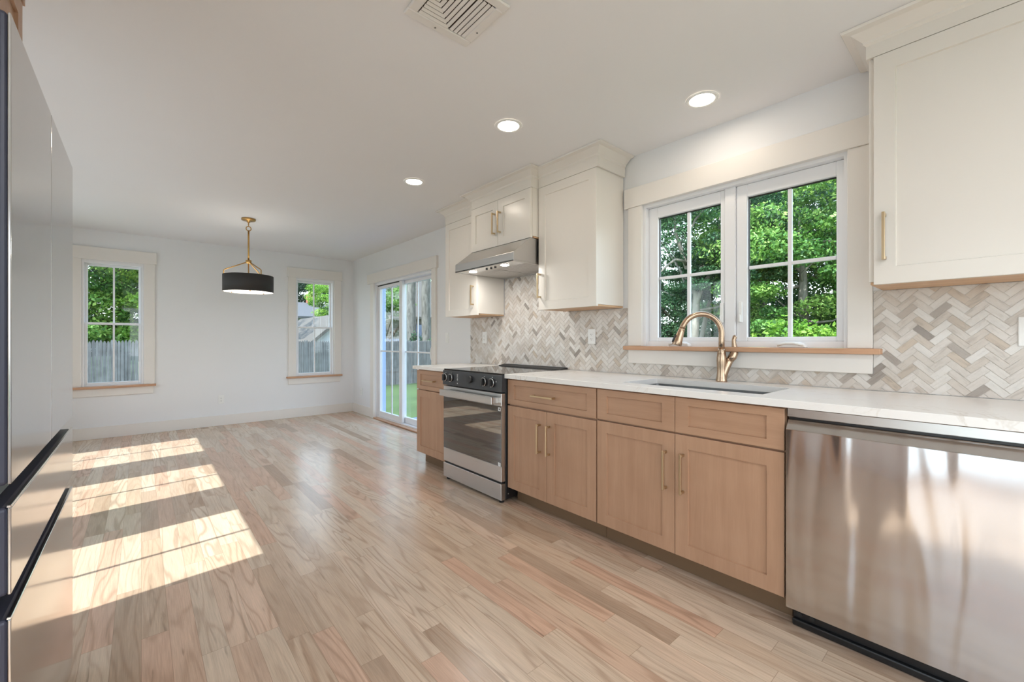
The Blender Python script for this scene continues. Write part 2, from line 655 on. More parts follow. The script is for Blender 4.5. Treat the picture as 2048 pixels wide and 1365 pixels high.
MB().box(WL - TH, WR + TH, WF - TH, WB + TH, -0.12, 0).build('floor', M['floor'], kind='structure')
MB().box(WL - TH, WR + TH, WF - TH, WB + TH, CH, CH + 0.15).build('ceiling', M['ceil'], kind='structure')
K0, K1, KZ0, KZ1 = 0.491, 1.617, 1.085, 2.075          # kitchen window opening
S0, S1, SZ = 4.42, 6.08, 1.99                          # sliding door opening
BZ0, BZ1 = 0.587, 2.075                                # back window openings
BW = [(-0.519, 0.022), (1.745, 2.300)]
LWIN = [(2.87 - 0.43, 2.87 + 0.43), (4.28 - 0.43, 4.28 + 0.43), (5.70 - 0.43, 5.70 + 0.43)]
wall_x('wall_right', WR, WR + TH, WF - TH, WB + TH, [(K0, K1, KZ0, KZ1), (S0, S1, 0, SZ)])
wall_y('wall_back', WB, WB + TH, WL, WR, [(a, b, BZ0, BZ1) for a, b in BW])
wall_x('wall_left', WL - TH, WL, WF - TH, WB + TH, [(a, b, BZ0, BZ1) for a, b in LWIN] + [(-1.75, 0.45, 0.02, BZ1)])
wall_y('wall_front', WF - TH, WF, WL, WR, [(-0.8, 2.3, 0.45, 2.1)])  # opening added in this unseen wall to let in more daylight
MB().box(WL + 0.016, WR - 0.016, WB - 0.016, WB, 0, 0.137, 0.002).build('baseboard_back', M['trim'], kind='structure')
MB().box(WR - 0.016, WR, 6.205, WB - 0.0165, 0, 0.137, 0.002).build('baseboard_right', M['trim'], kind='structure')
MB().box(WL, WL + 0.016, 2.2, WB - 0.0165, 0, 0.137, 0.002).build('baseboard_left', M['trim'], kind='structure')


# ---------------------------------------------------------------- windows
def window_back(name, a, b, label):
    """double-hung window in the back wall"""
    w = thing(name, label, 'window', ((a + b) / 2, WB, BZ0), kind='structure')
    t = 0.022
    yf = WB - t
    for s in (0, 1):
        x0 = a - 0.106 if s == 0 else b
        MB().box(x0, x0 + 0.106, yf, WB, 0.613, 2.093, 0.002).build('side_casing', M['trim'], w)
    MB().box(a - 0.123, b + 0.123, WB - 0.028, WB, 2.093, 2.236, 0.002).build('head_casing', M['trim'], w)
    MB().box(a - 0.13, b + 0.117, WB - 0.05, WB + 0.03, 0.587, 0.613, 0.003).build('sill', M['oakx'], w)
    MB().box(a - 0.106, b + 0.09, WB - 0.018, WB, 0.495, 0.586, 0.002).build('apron', M['trim'], w)
    # vinyl frame lining the opening
    f = MB()
    y0, y1 = WB + 0.002, WB + 0.11
    f.box(a, a + 0.022, y0, y1, 0.613, BZ1, 0.002).box(b - 0.022, b, y0, y1, 0.613, BZ1, 0.002)
    f.box(a + 0.022, b - 0.022, y0, y1, BZ1 - 0.022, BZ1, 0.002).box(a + 0.022, b - 0.022, y0 + 0.03, y1, 0.613, 0.628, 0.002)
    f.build('frame', M['vinyl'], w)
    xm = (a + b) / 2
    for nm, y, z0, z1 in (('upper_sash', WB + 0.072, 1.335, 2.053), ('lower_sash', WB + 0.038, 0.628, 1.362)):
        s = MB()
        p, q = a + 0.022, b - 0.022
        sx = 0.026
        s.box(p, p + sx, y, y + 0.03, z0, z1, 0.003).box(q - sx, q, y, y + 0.03, z0, z1, 0.003)
        s.box(p + sx, q - sx, y, y + 0.03, z1 - 0.027, z1, 0.003).box(p + sx, q - sx, y, y + 0.03, z0, z0 + 0.027, 0.003)
        so = s.build(nm, M['vinyl'], w)
        MB().box(xm - 0.009, xm + 0.009, y + 0.006, y + 0.024, z0 + 0.027, z1 - 0.027, 0.002).build('muntin', M['vinyl'], so)
        MB().box(p + sx, q - sx, y + 0.013, y + 0.017, z0 + 0.027, z1 - 0.027).build('pane', M['glass'], so)
    return w


window_back('window_1', BW[0][0], BW[0][1], 'double-hung window with cream casing and oak sill, beside the refrigerator')
window_back('window_2', BW[1][0], BW[1][1], 'double-hung window with cream casing and oak sill, near the corner by the sliding door')


def window_left(name, a, b, nm, label, zb=0.613):
    """fixed light in the hidden side wall, seen through its sun patch"""
    w = thing(name, label, 'window', (WL, (a + b) / 2, BZ0), kind='structure')
    for s in (0, 1):
        y0 = a - 0.106 if s == 0 else b
        MB().box(WL, WL + 0.022, y0, y0 + 0.106, zb, 2.093, 0.002).build('side_casing', M['trim'], w)
    MB().box(WL, WL + 0.028, a - 0.12, b + 0.12, 2.093, 2.236, 0.002).build('head_casing', M['trim'], w)
    MB().box(WL - 0.03, WL + 0.05, a - 0.12, b + 0.12, zb - 0.026, zb, 0.003).build('sill', M['oak'], w)
    f = MB()
    x0, x1 = WL - 0.11, WL - 0.04
    f.box(x0, x1, a, a + 0.03, zb, BZ1, 0.002).box(x0, x1, b - 0.03, b, zb, BZ1, 0.002)
    f.box(x0, x1, a + 0.03, b - 0.03, BZ1 - 0.04, BZ1, 0.002).box(x0, x1, a + 0.03, b - 0.03, zb, zb + 0.037, 0.002)
    f.build('frame', M['vinyl'], w)
    for k in range(1, nm + 1):
        ym = a + (b - a) * k / (nm + 1)
        MB().box(x0 + 0.02, x1 - 0.02, ym - 0.011, ym + 0.011, zb + 0.037, BZ1 - 0.04, 0.002).build('muntin', M['vinyl'], w)
    MB().box(x0 + 0.033, x0 + 0.037, a + 0.03, b - 0.03, zb + 0.037, BZ1 - 0.04).build('pane', M['glass'], w)


for i, (a, b) in enumerate(LWIN):
    window_left('window_%d' % (4 + i), a, b, 1, 'white side window that casts a sun patch on the floor')
window_left('window_7', -1.75, 0.45, 3, 'wide white side patio doors mirrored in the dishwasher front', 0.028)


def window_kitchen():
    w = thing('window_3', 'white double casement window over the sink with an oak sill', 'window', (WR, 1.05, KZ0), kind='structure')
    MB().box(WR - 0.024, WR, K1, K1 + 0.107, 1.112, 2.075, 0.002).build('side_casing', M['trim'], w)
    MB().box(WR - 0.024, WR, K0 - 0.094, K0, 1.112, 2.075, 0.002).build('side_casing', M['trim'], w)
    MB().box(WR - 0.032, WR, K0 - 0.095, K1 + 0.135, 2.0755, 2.21, 0.002).build('head_casing', M['trim'], w)
    MB().box(WR - 0.062, WR + 0.03, K0 - 0.128, K1 + 0.125, 1.085, 1.1115, 0.004, 2).build('sill', M['oak'], w)
    MB().box(WR - 0.024, WR, K0 - 0.094, K1 + 0.105, 0.992, 1.0845, 0.002).build('apron', M['trim'], w)
    f = MB()
    x0, x1 = WR + 0.001, WR + 0.12
    f.box(x0, x1, K0, K0 + 0.018, 1.112, KZ1).box(x0, x1, K1 - 0.018, K1, 1.112, KZ1)
    f.box(x0, x1, K0 + 0.018, K1 - 0.018, KZ1 - 0.018, KZ1).box(x0 + 0.03, x1, K0 + 0.018, K1 - 0.018, 1.112, 1.145)
    f.box(x0 + 0.026, x1, 1.0275, 1.0875, 1.145, KZ1 - 0.018, 0.003)
    f.build('frame', M['vinyl'], w)
    for a, b in ((0.509, 1.026), (1.089, 1.599)):
        s = MB()
        xa, xb = WR + 0.040, WR + 0.085
        g0, g1 = (0.547, 0.966) if a < 1 else (1.117, 1.532)
        s.box(xa, xb, a, g0, 1.145, 2.056, 0.004).box(xa, xb, g1, b, 1.145, 2.056, 0.004)
        s.box(xa, xb, g0, g1, 1.982, 2.056, 0.004).box(xa, xb, g0, g1, 1.145, 1.170, 0.004)
        so = s.build('sash', M['vinyl'], w)
        gx = WR + 0.060
        gk = MB()                                     # dark glazing gasket
        gk.box(gx, gx + 0.012, g0, g0 + 0.004, 1.170, 1.982).box(gx, gx + 0.012, g1 - 0.004, g1, 1.170, 1.982)
        gk.box(gx, gx + 0.012, g0, g1, 1.976, 1.982)
        gk.build('gasket', M['blackpl'], so)
        ym = (g0 + g1) / 2
        mm = MB().box(gx - 0.004, gx + 0.016, ym - 0.0095, ym + 0.0095, 1.170, 1.976, 0.002)
        mm.box(gx - 0.004, gx + 0.016, g0 + 0.004, ym - 0.0095, 1.562, 1.581, 0.002).box(gx - 0.004, gx + 0.016, ym + 0.0095, g1 - 0.004, 1.562, 1.581, 0.002)
        mm.build('muntin', M['vinyl'], so)
        MB().box(gx + 0.004, gx + 0.008, g0 + 0.004, g1 - 0.004, 1.170, 1.976).build('pane', M['glass'], so)
        yl = 0.998 if a < 1 else 1.1045
        lt = MB().box(WR + 0.022, WR + 0.0395, yl - 0.010, yl + 0.010, 1.254, 1.376, 0.004, 2)
        lt.box(WR + 0.008, WR + 0.0225, yl - 0.006, yl + 0.006, 1.256, 1.30, 0.004, 2)
        lt.build('latch', M['white'], so)
        yc = 0.735 if a < 1 else 1.36
        ck = MB().prism([(yc - 0.07, 1.112), (yc + 0.07, 1.112), (yc + 0.062, 1.126), (yc + 0.03, 1.142), (yc - 0.035, 1.142), (yc - 0.065, 1.128)], 'x', WR - 0.012, WR + 0.029, 0.003)
        ck.tube([(WR - 0.016, yc + 0.06, 1.124), (WR - 0.02, yc + 0.02, 1.136), (WR - 0.02, yc - 0.02, 1.136), (WR - 0.014, yc - 0.06, 1.126)], 0.007, 8)
        ck.build('crank', M['white'], w)


window_kitchen()


def slider():
    d = thing('door_1', 'white sliding glass patio door with cream casing', 'door', (WR, 5.25, 0), kind='structure')
    MB().box(WR - 0.024, WR, S1, 6.20, 0, 1.995, 0.002).build('side_casing', M['trim'], d)
    MB().box(WR - 0.024, WR, 4.322, S0, 0, 1.995, 0.002).build('side_casing', M['trim'], d)
    MB().box(WR - 0.032, WR, 4.295, 6.30, 1.9955, 2.137, 0.002).build('head_casing', M['trim'], d)
    MB().box(WR - 0.03, WR + TH, S0, S1, 0.0005, 0.018, 0.003).build('threshold', M['oak'], d)
    f = MB()
    x0, x1 = WR + 0.02, WR + 0.132
    f.box(x0, x1, S1 - 0.012, S1, 0.018, SZ).box(x0, x1, S0, S0 + 0.02, 0.018, SZ).box(x0, x1, S0 + 0.02, S1 - 0.012, SZ - 0.03, SZ)
    f.box(x0 + 0.01, x1, S0 + 0.02, S1 - 0.012, 0.018, 0.035)
    f.build('frame', M['vinyl'], d)
    MB().box(WR + 0.0915, WR + TH + 0.012, S1 - 0.020, S1 - 0.0125, 0.036, SZ - 0.031).build('exterior_jamb', M['jambout'], d)  # strip over the jamb that carries the painted sky tint
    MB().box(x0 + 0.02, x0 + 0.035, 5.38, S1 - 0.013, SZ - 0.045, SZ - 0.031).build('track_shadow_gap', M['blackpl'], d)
    for nm, xa, a, b, g0, g1, zt in (('sliding_panel', 2.648, 5.30, 6.066, 5.385, 6.005, 1.905), ('fixed_panel', 2.695, 4.445, 5.385, 4.525, 5.335, 1.915)):
        s = MB()
        xb = xa + 0.04
        s.box(xa, xb, a, g0, 0.036, 1.958, 0.003).box(xa, xb, g1, b, 0.036, 1.958, 0.003)
        s.box(xa, xb, g0, g1, zt, 1.958, 0.003).box(xa, xb, g0, g1, 0.036, 0.112, 0.003)
        so = s.build(nm, M['vinyl'], d)
        ym = (g0 + g1) / 2 if nm == 'sliding_panel' else 4.985
        if nm == 'sliding_panel': ym = 5.645
        gx = xa + 0.02
        mm = MB().box(gx - 0.007, gx + 0.011, ym - 0.009, ym + 0.009, 0.112, zt, 0.002)
        mm.box(gx - 0.007, gx + 0.011, g0, ym - 0.009, 0.985, 1.005, 0.002).box(gx - 0.007, gx + 0.011, ym + 0.009, g1, 0.985, 1.005, 0.002)
        mm.build('muntin', M['vinyl'], so)
        MB().box(gx, gx + 0.004, g0, g1, 0.112, zt).build('pane', M['glass'], so)
        if nm == 'fixed_panel':
            pts = []
            for k in range(17):
                an = math.pi * k / 16
                pts.append((xa - 0.002 - 0.045 * math.sin(an) ** 0.6, 4.50 + 0.045 * math.sin(an), 0.99 + 0.105 * math.cos(an)))
            MB().tube(pts, 0.011, 10).build('pull_handle', M['white'], so)


slider()

# ---------------------------------------------------------------- recessed lights, vent, pendant
def recessed(x, y, label, group=None):
    t = thing('recessed_light', label, 'ceiling light', (x, y, CH - 0.006), group)
    MB().lathe([(0.062, CH - 0.004), (0.066, CH - 0.006), (0.078, CH - 0.005), (0.082, CH - 0.0005)], x, y, 48).build('trim_ring', M['white'], t)
    MB().lathe([(0.0, CH - 0.0025), (0.0625, CH - 0.0025)], x, y, 48).build('lens', M['lens'], t)
    return t


can0 = recessed(2.263, 1.052, 'round recessed ceiling light above the sink window')
dup(can0, (1.663 - 2.263, 1.943 - 1.052, 0), 'round recessed ceiling light in front of the range and its hood')
dup(can0, (1.670 - 2.263, 3.131 - 1.052, 0), 'round recessed ceiling light farthest along the ceiling towards the pendant lamp')
def fill_light(x, y, label):  # unseen lamps added behind the camera to brighten the room
    t = thing('flush_ceiling_light', label, 'ceiling light', (x, y, CH - 0.05))
    MB().lathe([(0.30, CH - 0.001), (0.30, CH - 0.045), (0.292, CH - 0.048), (0.285, CH - 0.046)], x, y, 48).build('rim', M['white'], t)
    MB().lathe([(0.0, CH - 0.047), (0.286, CH - 0.045)], x, y, 48).build('lens', M['panel'], t)


fill_light(0.55, -0.75, 'round white flush ceiling light behind the viewer, beside the kitchen')
fill_light(0.55, -2.0, 'round white flush ceiling light behind the viewer, by the end wall')


def vent():
    t = thing('ceiling_vent', 'white square ceiling air register with angled louvres', 'ceiling vent', (0.922, 1.385, CH - 0.02))
    x0, x1, y0, y1 = 0.772, 1.070, 1.238, 1.536
    z = CH
    f = MB()
    i = 0.040
    for (a, b, c, d) in ((x0, x1, y1 - i, y1), (x0, x1, y0, y0 + i), (x0, x0 + i, y0 + i, y1 - i), (x1 - i, x1, y0 + i, y1 - i)):
        f.box(a, b, c, d, z - 0.012, z - 0.0005, 0.004)
    f.build('frame', M['vent'], t)
    MB().box(x0 + i, x1 - i, y0 + i, y1 - i, z - 0.0015, z - 0.0005).build('duct_opening', M['duct'], t)
    ya, yb = y0 + i + 0.004, y1 - i - 0.004
    # straight blades
    for k in range(4):
        xx = 1.026 - 0.0195 * k - 0.004
        MB().prism([(xx - 0.0065, z - 0.0075), (xx - 0.0065, z - 0.006), (xx + 0.0065, z - 0.0095), (xx + 0.0065, z - 0.011)], 'y', ya, yb).build('louver', M['vent'], t)
    # mitred blades
    for k in range(6):
        xx = 0.941 - 0.0195 * k
        e = 0.0195 * k
        L = MB()
        L.prism([(xx - 0.0065, z - 0.0075), (xx - 0.0065, z - 0.006), (xx + 0.0065, z - 0.0095), (xx + 0.0065, z - 0.011)], 'y', ya + e + 0.012, yb - e - 0.012)
        for yy, s in ((yb - e, 1), (ya + e, -1)):
            yy -= s * 0.0065
            L.prism([(yy - s * 0.0065, z - 0.0075), (yy - s * 0.0065, z - 0.006), (yy + s * 0.0065, z - 0.0095), (yy + s * 0.0065, z - 0.011)], 'x', x0 + i + 0.004, xx + 0.0065)
        L.build('louver', M['vent'], t)
    for px, py in ((0.905, y1 - 0.018), (x1 - 0.018, 1.43)): MB().cyl((px, py, z - 0.0135), (px, py, z - 0.011), 0.004, 10).build('screw', M['socket'], t)


vent()


def pendant():
    cx, cy = 0.858, 5.24
    t = thing('pendant_lamp', 'brass pendant lamp with a wide charcoal drum shade hung from the ceiling', 'pendant lamp', (cx, cy, 1.65))
    MB().lathe([(0.0, 2.4395), (0.064, 2.4395), (0.066, 2.436), (0.066, 2.424), (0.062, 2.420), (0.016, 2.417), (0.016, 2.400), (0.0, 2.398)], cx, cy).build('ceiling_canopy', M['gold'], t)
    MB().torus((cx, cy, 2.384), 0.014, 0.004, 'x').torus((cx, cy, 2.335), 0.023, 0.005, 'y').tube([(cx, cy, 2.372), (cx, cy, 2.357)], 0.004, 8).build('loop', M['gold'], t)
    MB().cyl((cx, cy, 2.314), (cx, cy, 1.99), 0.0085, 16).build('rod', M['gold'], t)
    MB().lathe([(0, 2.0), (0.024, 2.0), (0.026, 1.995), (0.026, 1.972), (0.02, 1.965), (0.0, 1.965)], cx, cy, 24).build('hub', M['gold'], t)
    base_a = math.radians(-9.2) + math.pi
    c0 = Vector((cx, cy, 0))
    for k in range(3):
        a = base_a + k * 2 * math.pi / 3
        d = Vector((math.cos(a), math.sin(a), 0))
        pts = [c0 + d * 0.018 + Vector((0, 0, 1.978)), c0 + d * 0.207 + Vector((0, 0, 1.888)), c0 + d * 0.219 + Vector((0, 0, 1.878)), c0 + d * 0.221 + Vector((0, 0, 1.81))]
        MB().tube(pts, 0.0055, 10).build('arm', M['gold'], t)
    MB().cyl((cx, cy, 1.966), (cx, cy, 1.70), 0.006, 12).build('stem', M['gold'], t)
    MB().lathe([(0.2305, 1.835), (0.2325, 1.835), (0.2325, 1.660), (0.2305, 1.660)], cx, cy, 72).build('shade', M['charcoal'], t)
    MB().lathe([(0.2300, 1.833), (0.2300, 1.662)], cx, cy, 72).build('shade_lining', M['shadein'], t)
    MB().lathe([(0.0, 1.666), (0.229, 1.666), (0.229, 1.669), (0.0, 1.669)], cx, cy, 72).build('diffuser', M['diffuser'], t)
    for k in range(3):
        a = base_a + math.pi + 0.6 + k * 2 * math.pi / 3
        MB().lathe([(0, 1.6655), (0.007, 1.6655), (0.007, 1.658), (0, 1.655)], cx + 0.17 * math.cos(a), cy + 0.17 * math.sin(a), 12).build('finial', M['gold'], t)


pendant()


# ---------------------------------------------------------------- cabinet parts (fronts face -X unless said)
def shaker(parent, name, xf, y0, y1, z0, z1, mat, rail=0.064, railz=None, rec=0.009, th=0.02, sgn=1):
    """five-piece front; xf is the face plane, body goes to xf + sgn*th"""
    rz = railz or rail
    mb = MB()
    b = bmesh.new()

    def R(x, a, c, d, e): return [b.verts.new((x, yy, zz)) for yy, zz in ((a, d), (c, d), (c, e), (a, e))]
    bv = 0.0015
    o0 = R(xf + sgn * bv, y0, y1, z0, z1)
    o = R(xf, y0 + bv, y1 - bv, z0 + bv, z1 - bv)
    i1 = R(xf, y0 + rail, y1 - rail, z0 + rz, z1 - rz)
    i2 = R(xf + sgn * rec, y0 + rail + 0.0025, y1 - rail - 0.0025, z0 + rz + 0.0025, z1 - rz - 0.0025)
    bk = R(xf + sgn * th, y0, y1, z0, z1)
    for A, B in ((bk, o0), (o0, o), (o, i1), (i1, i2)):
        for k in range(4): b.faces.new([A[k], A[(k + 1) % 4], B[(k + 1) % 4], B[k]])
    b.faces.new(i2)
    b.faces.new(bk[::-1])
    bmesh.ops.recalc_face_normals(b, faces=list(b.faces))
    mb._merge(b)
    return mb.build(name, mat, parent)


def pull(parent, xf, p0, p1, sgn=1):
    """square bar pull on two posts between (y,z) points"""
    (ya, za), (yb, zb) = p0, p1
    mb = MB()
    xo = xf - sgn * 0.032
    h = 0.0052
    mb.box(xo - h, xo + h, min(ya, yb) - h, max(ya, yb) + h, min(za, zb) - h, max(za, zb) + h, 0.0012)
    for (y, z) in (p0, p1):
        dy, dz = (0.007, 0.0) if za != zb else (0.0, 0.007)
        s = 1 if (z if za != zb else y) == (min(za, zb) if za != zb else min(ya, yb)) else -1
        cy, cz = (y, z + s * 0.004) if za != zb else (y + s * 0.004, z)
        xa, xb = sorted((xo + sgn * 0.004, xf - sgn * 0.0004))
        mb.box(xa, xb, cy - 0.006, cy + 0.006, cz - 0.006, cz + 0.006, 0.001)
    return mb.build('handle', M['brass'], parent)


XF = 1.95


def base_cab(name, label, y0, y1, fronts, endpanel=None):
    t = thing(name, label, 'cabinet', (2.25, (y0 + y1) / 2, 0), None)
    c = MB()
    for ya, yb in ((y0 + 0.001, y0 + 0.019), (y1 - 0.019, y1 - 0.001)): c.box(XF + 0.021, 2.59, ya, yb, 0.112, 0.882)
    c.box(XF + 0.021, 2.57, y0 + 0.019, y1 - 0.019, 0.112, 0.13).box(2.57, 2.59, y0 + 0.019, y1 - 0.019, 0.112, 0.882)
    c.box(XF + 0.021, XF + 0.038, y0 + 0.019, y1 - 0.019, 0.13, 0.882)
    c.build('carcass', M['cab'], t)
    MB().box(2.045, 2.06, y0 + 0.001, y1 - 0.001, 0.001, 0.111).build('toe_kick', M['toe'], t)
    for f in fronts:
        kind, a, b, z0, z1 = f[:5]
        if kind == 'door':
            d = shaker(t, 'door', XF, a, b, z0, z1, M['cab'])
            if f[5] is not None: pull(d, XF, (f[5], 0.424), (f[5], 0.606))
        else:
            d = shaker(t, 'drawer_front' if kind == 'drawer' else 'false_front', XF, a, b, z0, z1, M['cabh'], 0.065, 0.036)
            if f[5] is not None: pull(d, XF, (f[5] - 0.093, 0.787), (f[5] + 0.093, 0.787))
    return t


base_cab('base_cabinet', 'wood base cabinet between the range and the sink cabinet, one handled drawer over two doors', 1.511, 2.289,
         [('drawer', 1.515, 2.287, 0.703, 0.875, 1.925), ('door', 1.9075, 2.287, 0.114, 0.692, 1.963), ('door', 1.515, 1.9045, 0.114, 0.692, 1.900 - 0.02)])
base_cab('base_cabinet', 'wood sink base cabinet with two blank panels over two doors, beside the dishwasher', 0.570, 1.510,
         [('false', 1.0415, 1.506, 0.706, 0.875, None), ('false', 0.573, 1.0385, 0.706, 0.875, None),
          ('door', 1.0415, 1.506, 0.114, 0.697, 1.085), ('door', 0.573, 1.0385, 0.114, 0.697, 1.019 - 0.022)])
base_cab('base_cabinet', 'narrow wood base cabinet on the far side of the range, near the sliding door', 3.072, 3.605,
         [('drawer', 3.076, 3.600, 0.700, 0.875, 3.355), ('door', 3.076, 3.600, 0.114, 0.692, None)])


def upper_cab(label, y0, y1, xf, z0, z1, doors, crown, base_x=2.595, light=True):
    t = thing('wall_cabinet', label, 'cabinet', ((xf + base_x) / 2, (y0 + y1) / 2, z0))
    c = MB()
    c.box(xf + 0.021, base_x, y0, y1, z0 + 0.014, 2.4385)
    c.build('carcass', M['cream'], t)
    MB().box(xf + 0.03, base_x, y0 + 0.004, y1 - 0.004, z0 + 0.002, z0 + 0.0135).build('bottom_panel', M['raw'], t)
    for a, b, hy, hz0, hz1, rail in doors:
        d = shaker(t, 'door', xf, a, b, z0, z1, M['cream'], rail)
        if hy is not None: pull(d, xf, (hy, hz0), (hy, hz1))
    # crown: flat frieze with a sloped moulding above, returning along the exposed ends
    ya, yb, retA, retB, wx = crown
    zf = z1 + 0.004
    pr = [(0.016, zf), (0.004, zf), (0.004, 2.375), (-0.004, 2.383), (-0.006, 2.392), (-0.040, 2.424), (-0.066, 2.4285), (-0.070, 2.4385), (0.016, 2.4385)]
    b = bmesh.new()
    # path of corner stations: each station maps profile offset to a position
    st = []
    if retA: st.append(lambda o, z: (wx, ya + o, z))
    st.append(lambda o, z: (xf + o, (ya + o) if retA else ya, z))
    st.append(lambda o, z: (xf + o, (yb - o) if retB else yb, z))
    if retB: st.append(lambda o, z: (wx, yb - o, z))
    R = [[b.verts.new(s(o, z)) for o, z in pr] for s in st]
    n = len(pr)
    for A, B in zip(R, R[1:]):
        for k in range(n): b.faces.new([A[k], A[(k + 1) % n], B[(k + 1) % n], B[k]])
    b.faces.new(R[0])
    b.faces.new(R[-1][::-1])
    bmesh.ops.recalc_face_normals(b, faces=list(b.faces))
    mb = MB()
    mb._merge(b)
    mb.build('crown_moulding', M['cream'], t)
    return t


upper_cab('cream wall cabinet with one door between the range hood and the sink window', 1.772, 2.313, 2.28, 1.380, 2.305,
          [(1.768, 2.312, 2.293, 1.474, 1.652, 0.065)], (1.752, 2.318, True, False, 2.594))
upper_cab('cream wall cabinet at the picture edge above the herringbone tile, beside the sink window', -0.40, 0.365, 2.28, 1.380, 2.318,
          [(-0.26, 0.347, 0.312, 1.480, 1.662, 0.068)], (-0.40, 0.376, False, True, 2.594))
upper_cab('short cream two-door wall cabinet directly over the range hood', 2.322, 3.090, 2.207, 1.926, 2.303,
          [(2.324, 2.713, 2.713 - 0.034, 2.028, 2.196, 0.065), (2.716, 3.088, 2.716 + 0.036, 2.028, 2.196, 0.065)], (2.316, 3.094, True, True, 2.594))
upper_cab('tall cream wall cabinet on the far side of the range hood, near the sliding door', 3.098, 3.632, 2.28, 1.380, 2.292,
          [(3.100, 3.628, 3.154, 1.474, 1.646, 0.062)], (3.098, 3.640, False, True, 2.594))


# ---------------------------------------------------------------- range hood
def hood():
    y0, y1 = 2.328, 3.090
    t = thing('range_hood', 'stainless wedge range hood under the two-door cabinet', 'range hood', (2.3, 2.71, 1.728))
    s = MB()
    s.prism([(2.04, 1.731), (2.04, 1.797), (2.209, 1.9245), (2.594, 1.9245), (2.594, 1.74), (2.05, 1.74)], 'y', y0, y1, 0.0015)
    s.box(2.04, 2.055, y0, y1, 1.7285, 1.7395, 0.001).box(2.58, 2.594, y0, y1, 1.7285, 1.7395, 0.001)
    s.box(2.055, 2.58, y0, y0 + 0.012, 1.7285, 1.7395, 0.001).box(2.055, 2.58, y1 - 0.012, y1, 1.7285, 1.7395, 0.001)
    s.build('hood_body', M['steel'], t)
    MB().box(2.056, 2.168, y0 + 0.013, y1 - 0.013, 1.7305, 1.7365, 0.001).build('control_strip', M['chrome'], t)
    for a, b in ((y0 + 0.014, 2.707), (2.713, y1 - 0.014)):
        f = MB()
        n = 13
        f.box(2.172, 2.186, a, b, 1.7305, 1.7385, 0.001).box(2.564, 2.578, a, b, 1.7305, 1.7385, 0.001)
        for k in range(n):
            yy = a + 0.006 + (b - a - 0.012 - 0.019) * k / (n - 1)
            f.prism([(yy, 1.738), (yy, 1.7325), (yy + 0.004, 1.7305), (yy + 0.015, 1.7305), (yy + 0.019, 1.7325), (yy + 0.019, 1.738)], 'x', 2.186, 2.564)
        f.build('baffle_filter', M['steel'], t)
        MB().box(2.187, 2.563, a + 0.002, b - 0.002, 1.7385, 1.7397).build('filter_backing', M['black'], t)
    for yy in (2.937, 2.519):
        l = MB()
        l.lathe([(0.0, 1.7290), (0.030, 1.7290), (0.032, 1.7300)], 2.118, yy, 28)
        l.build('lamp_lens', M['hoodlens'], t)
    for yy in (2.743, 2.685, 2.632):
        MB().cyl((2.116, yy, 1.7225), (2.116, yy, 1.7303), 0.009, 14).build('control_button', M['black'], t)


hood()


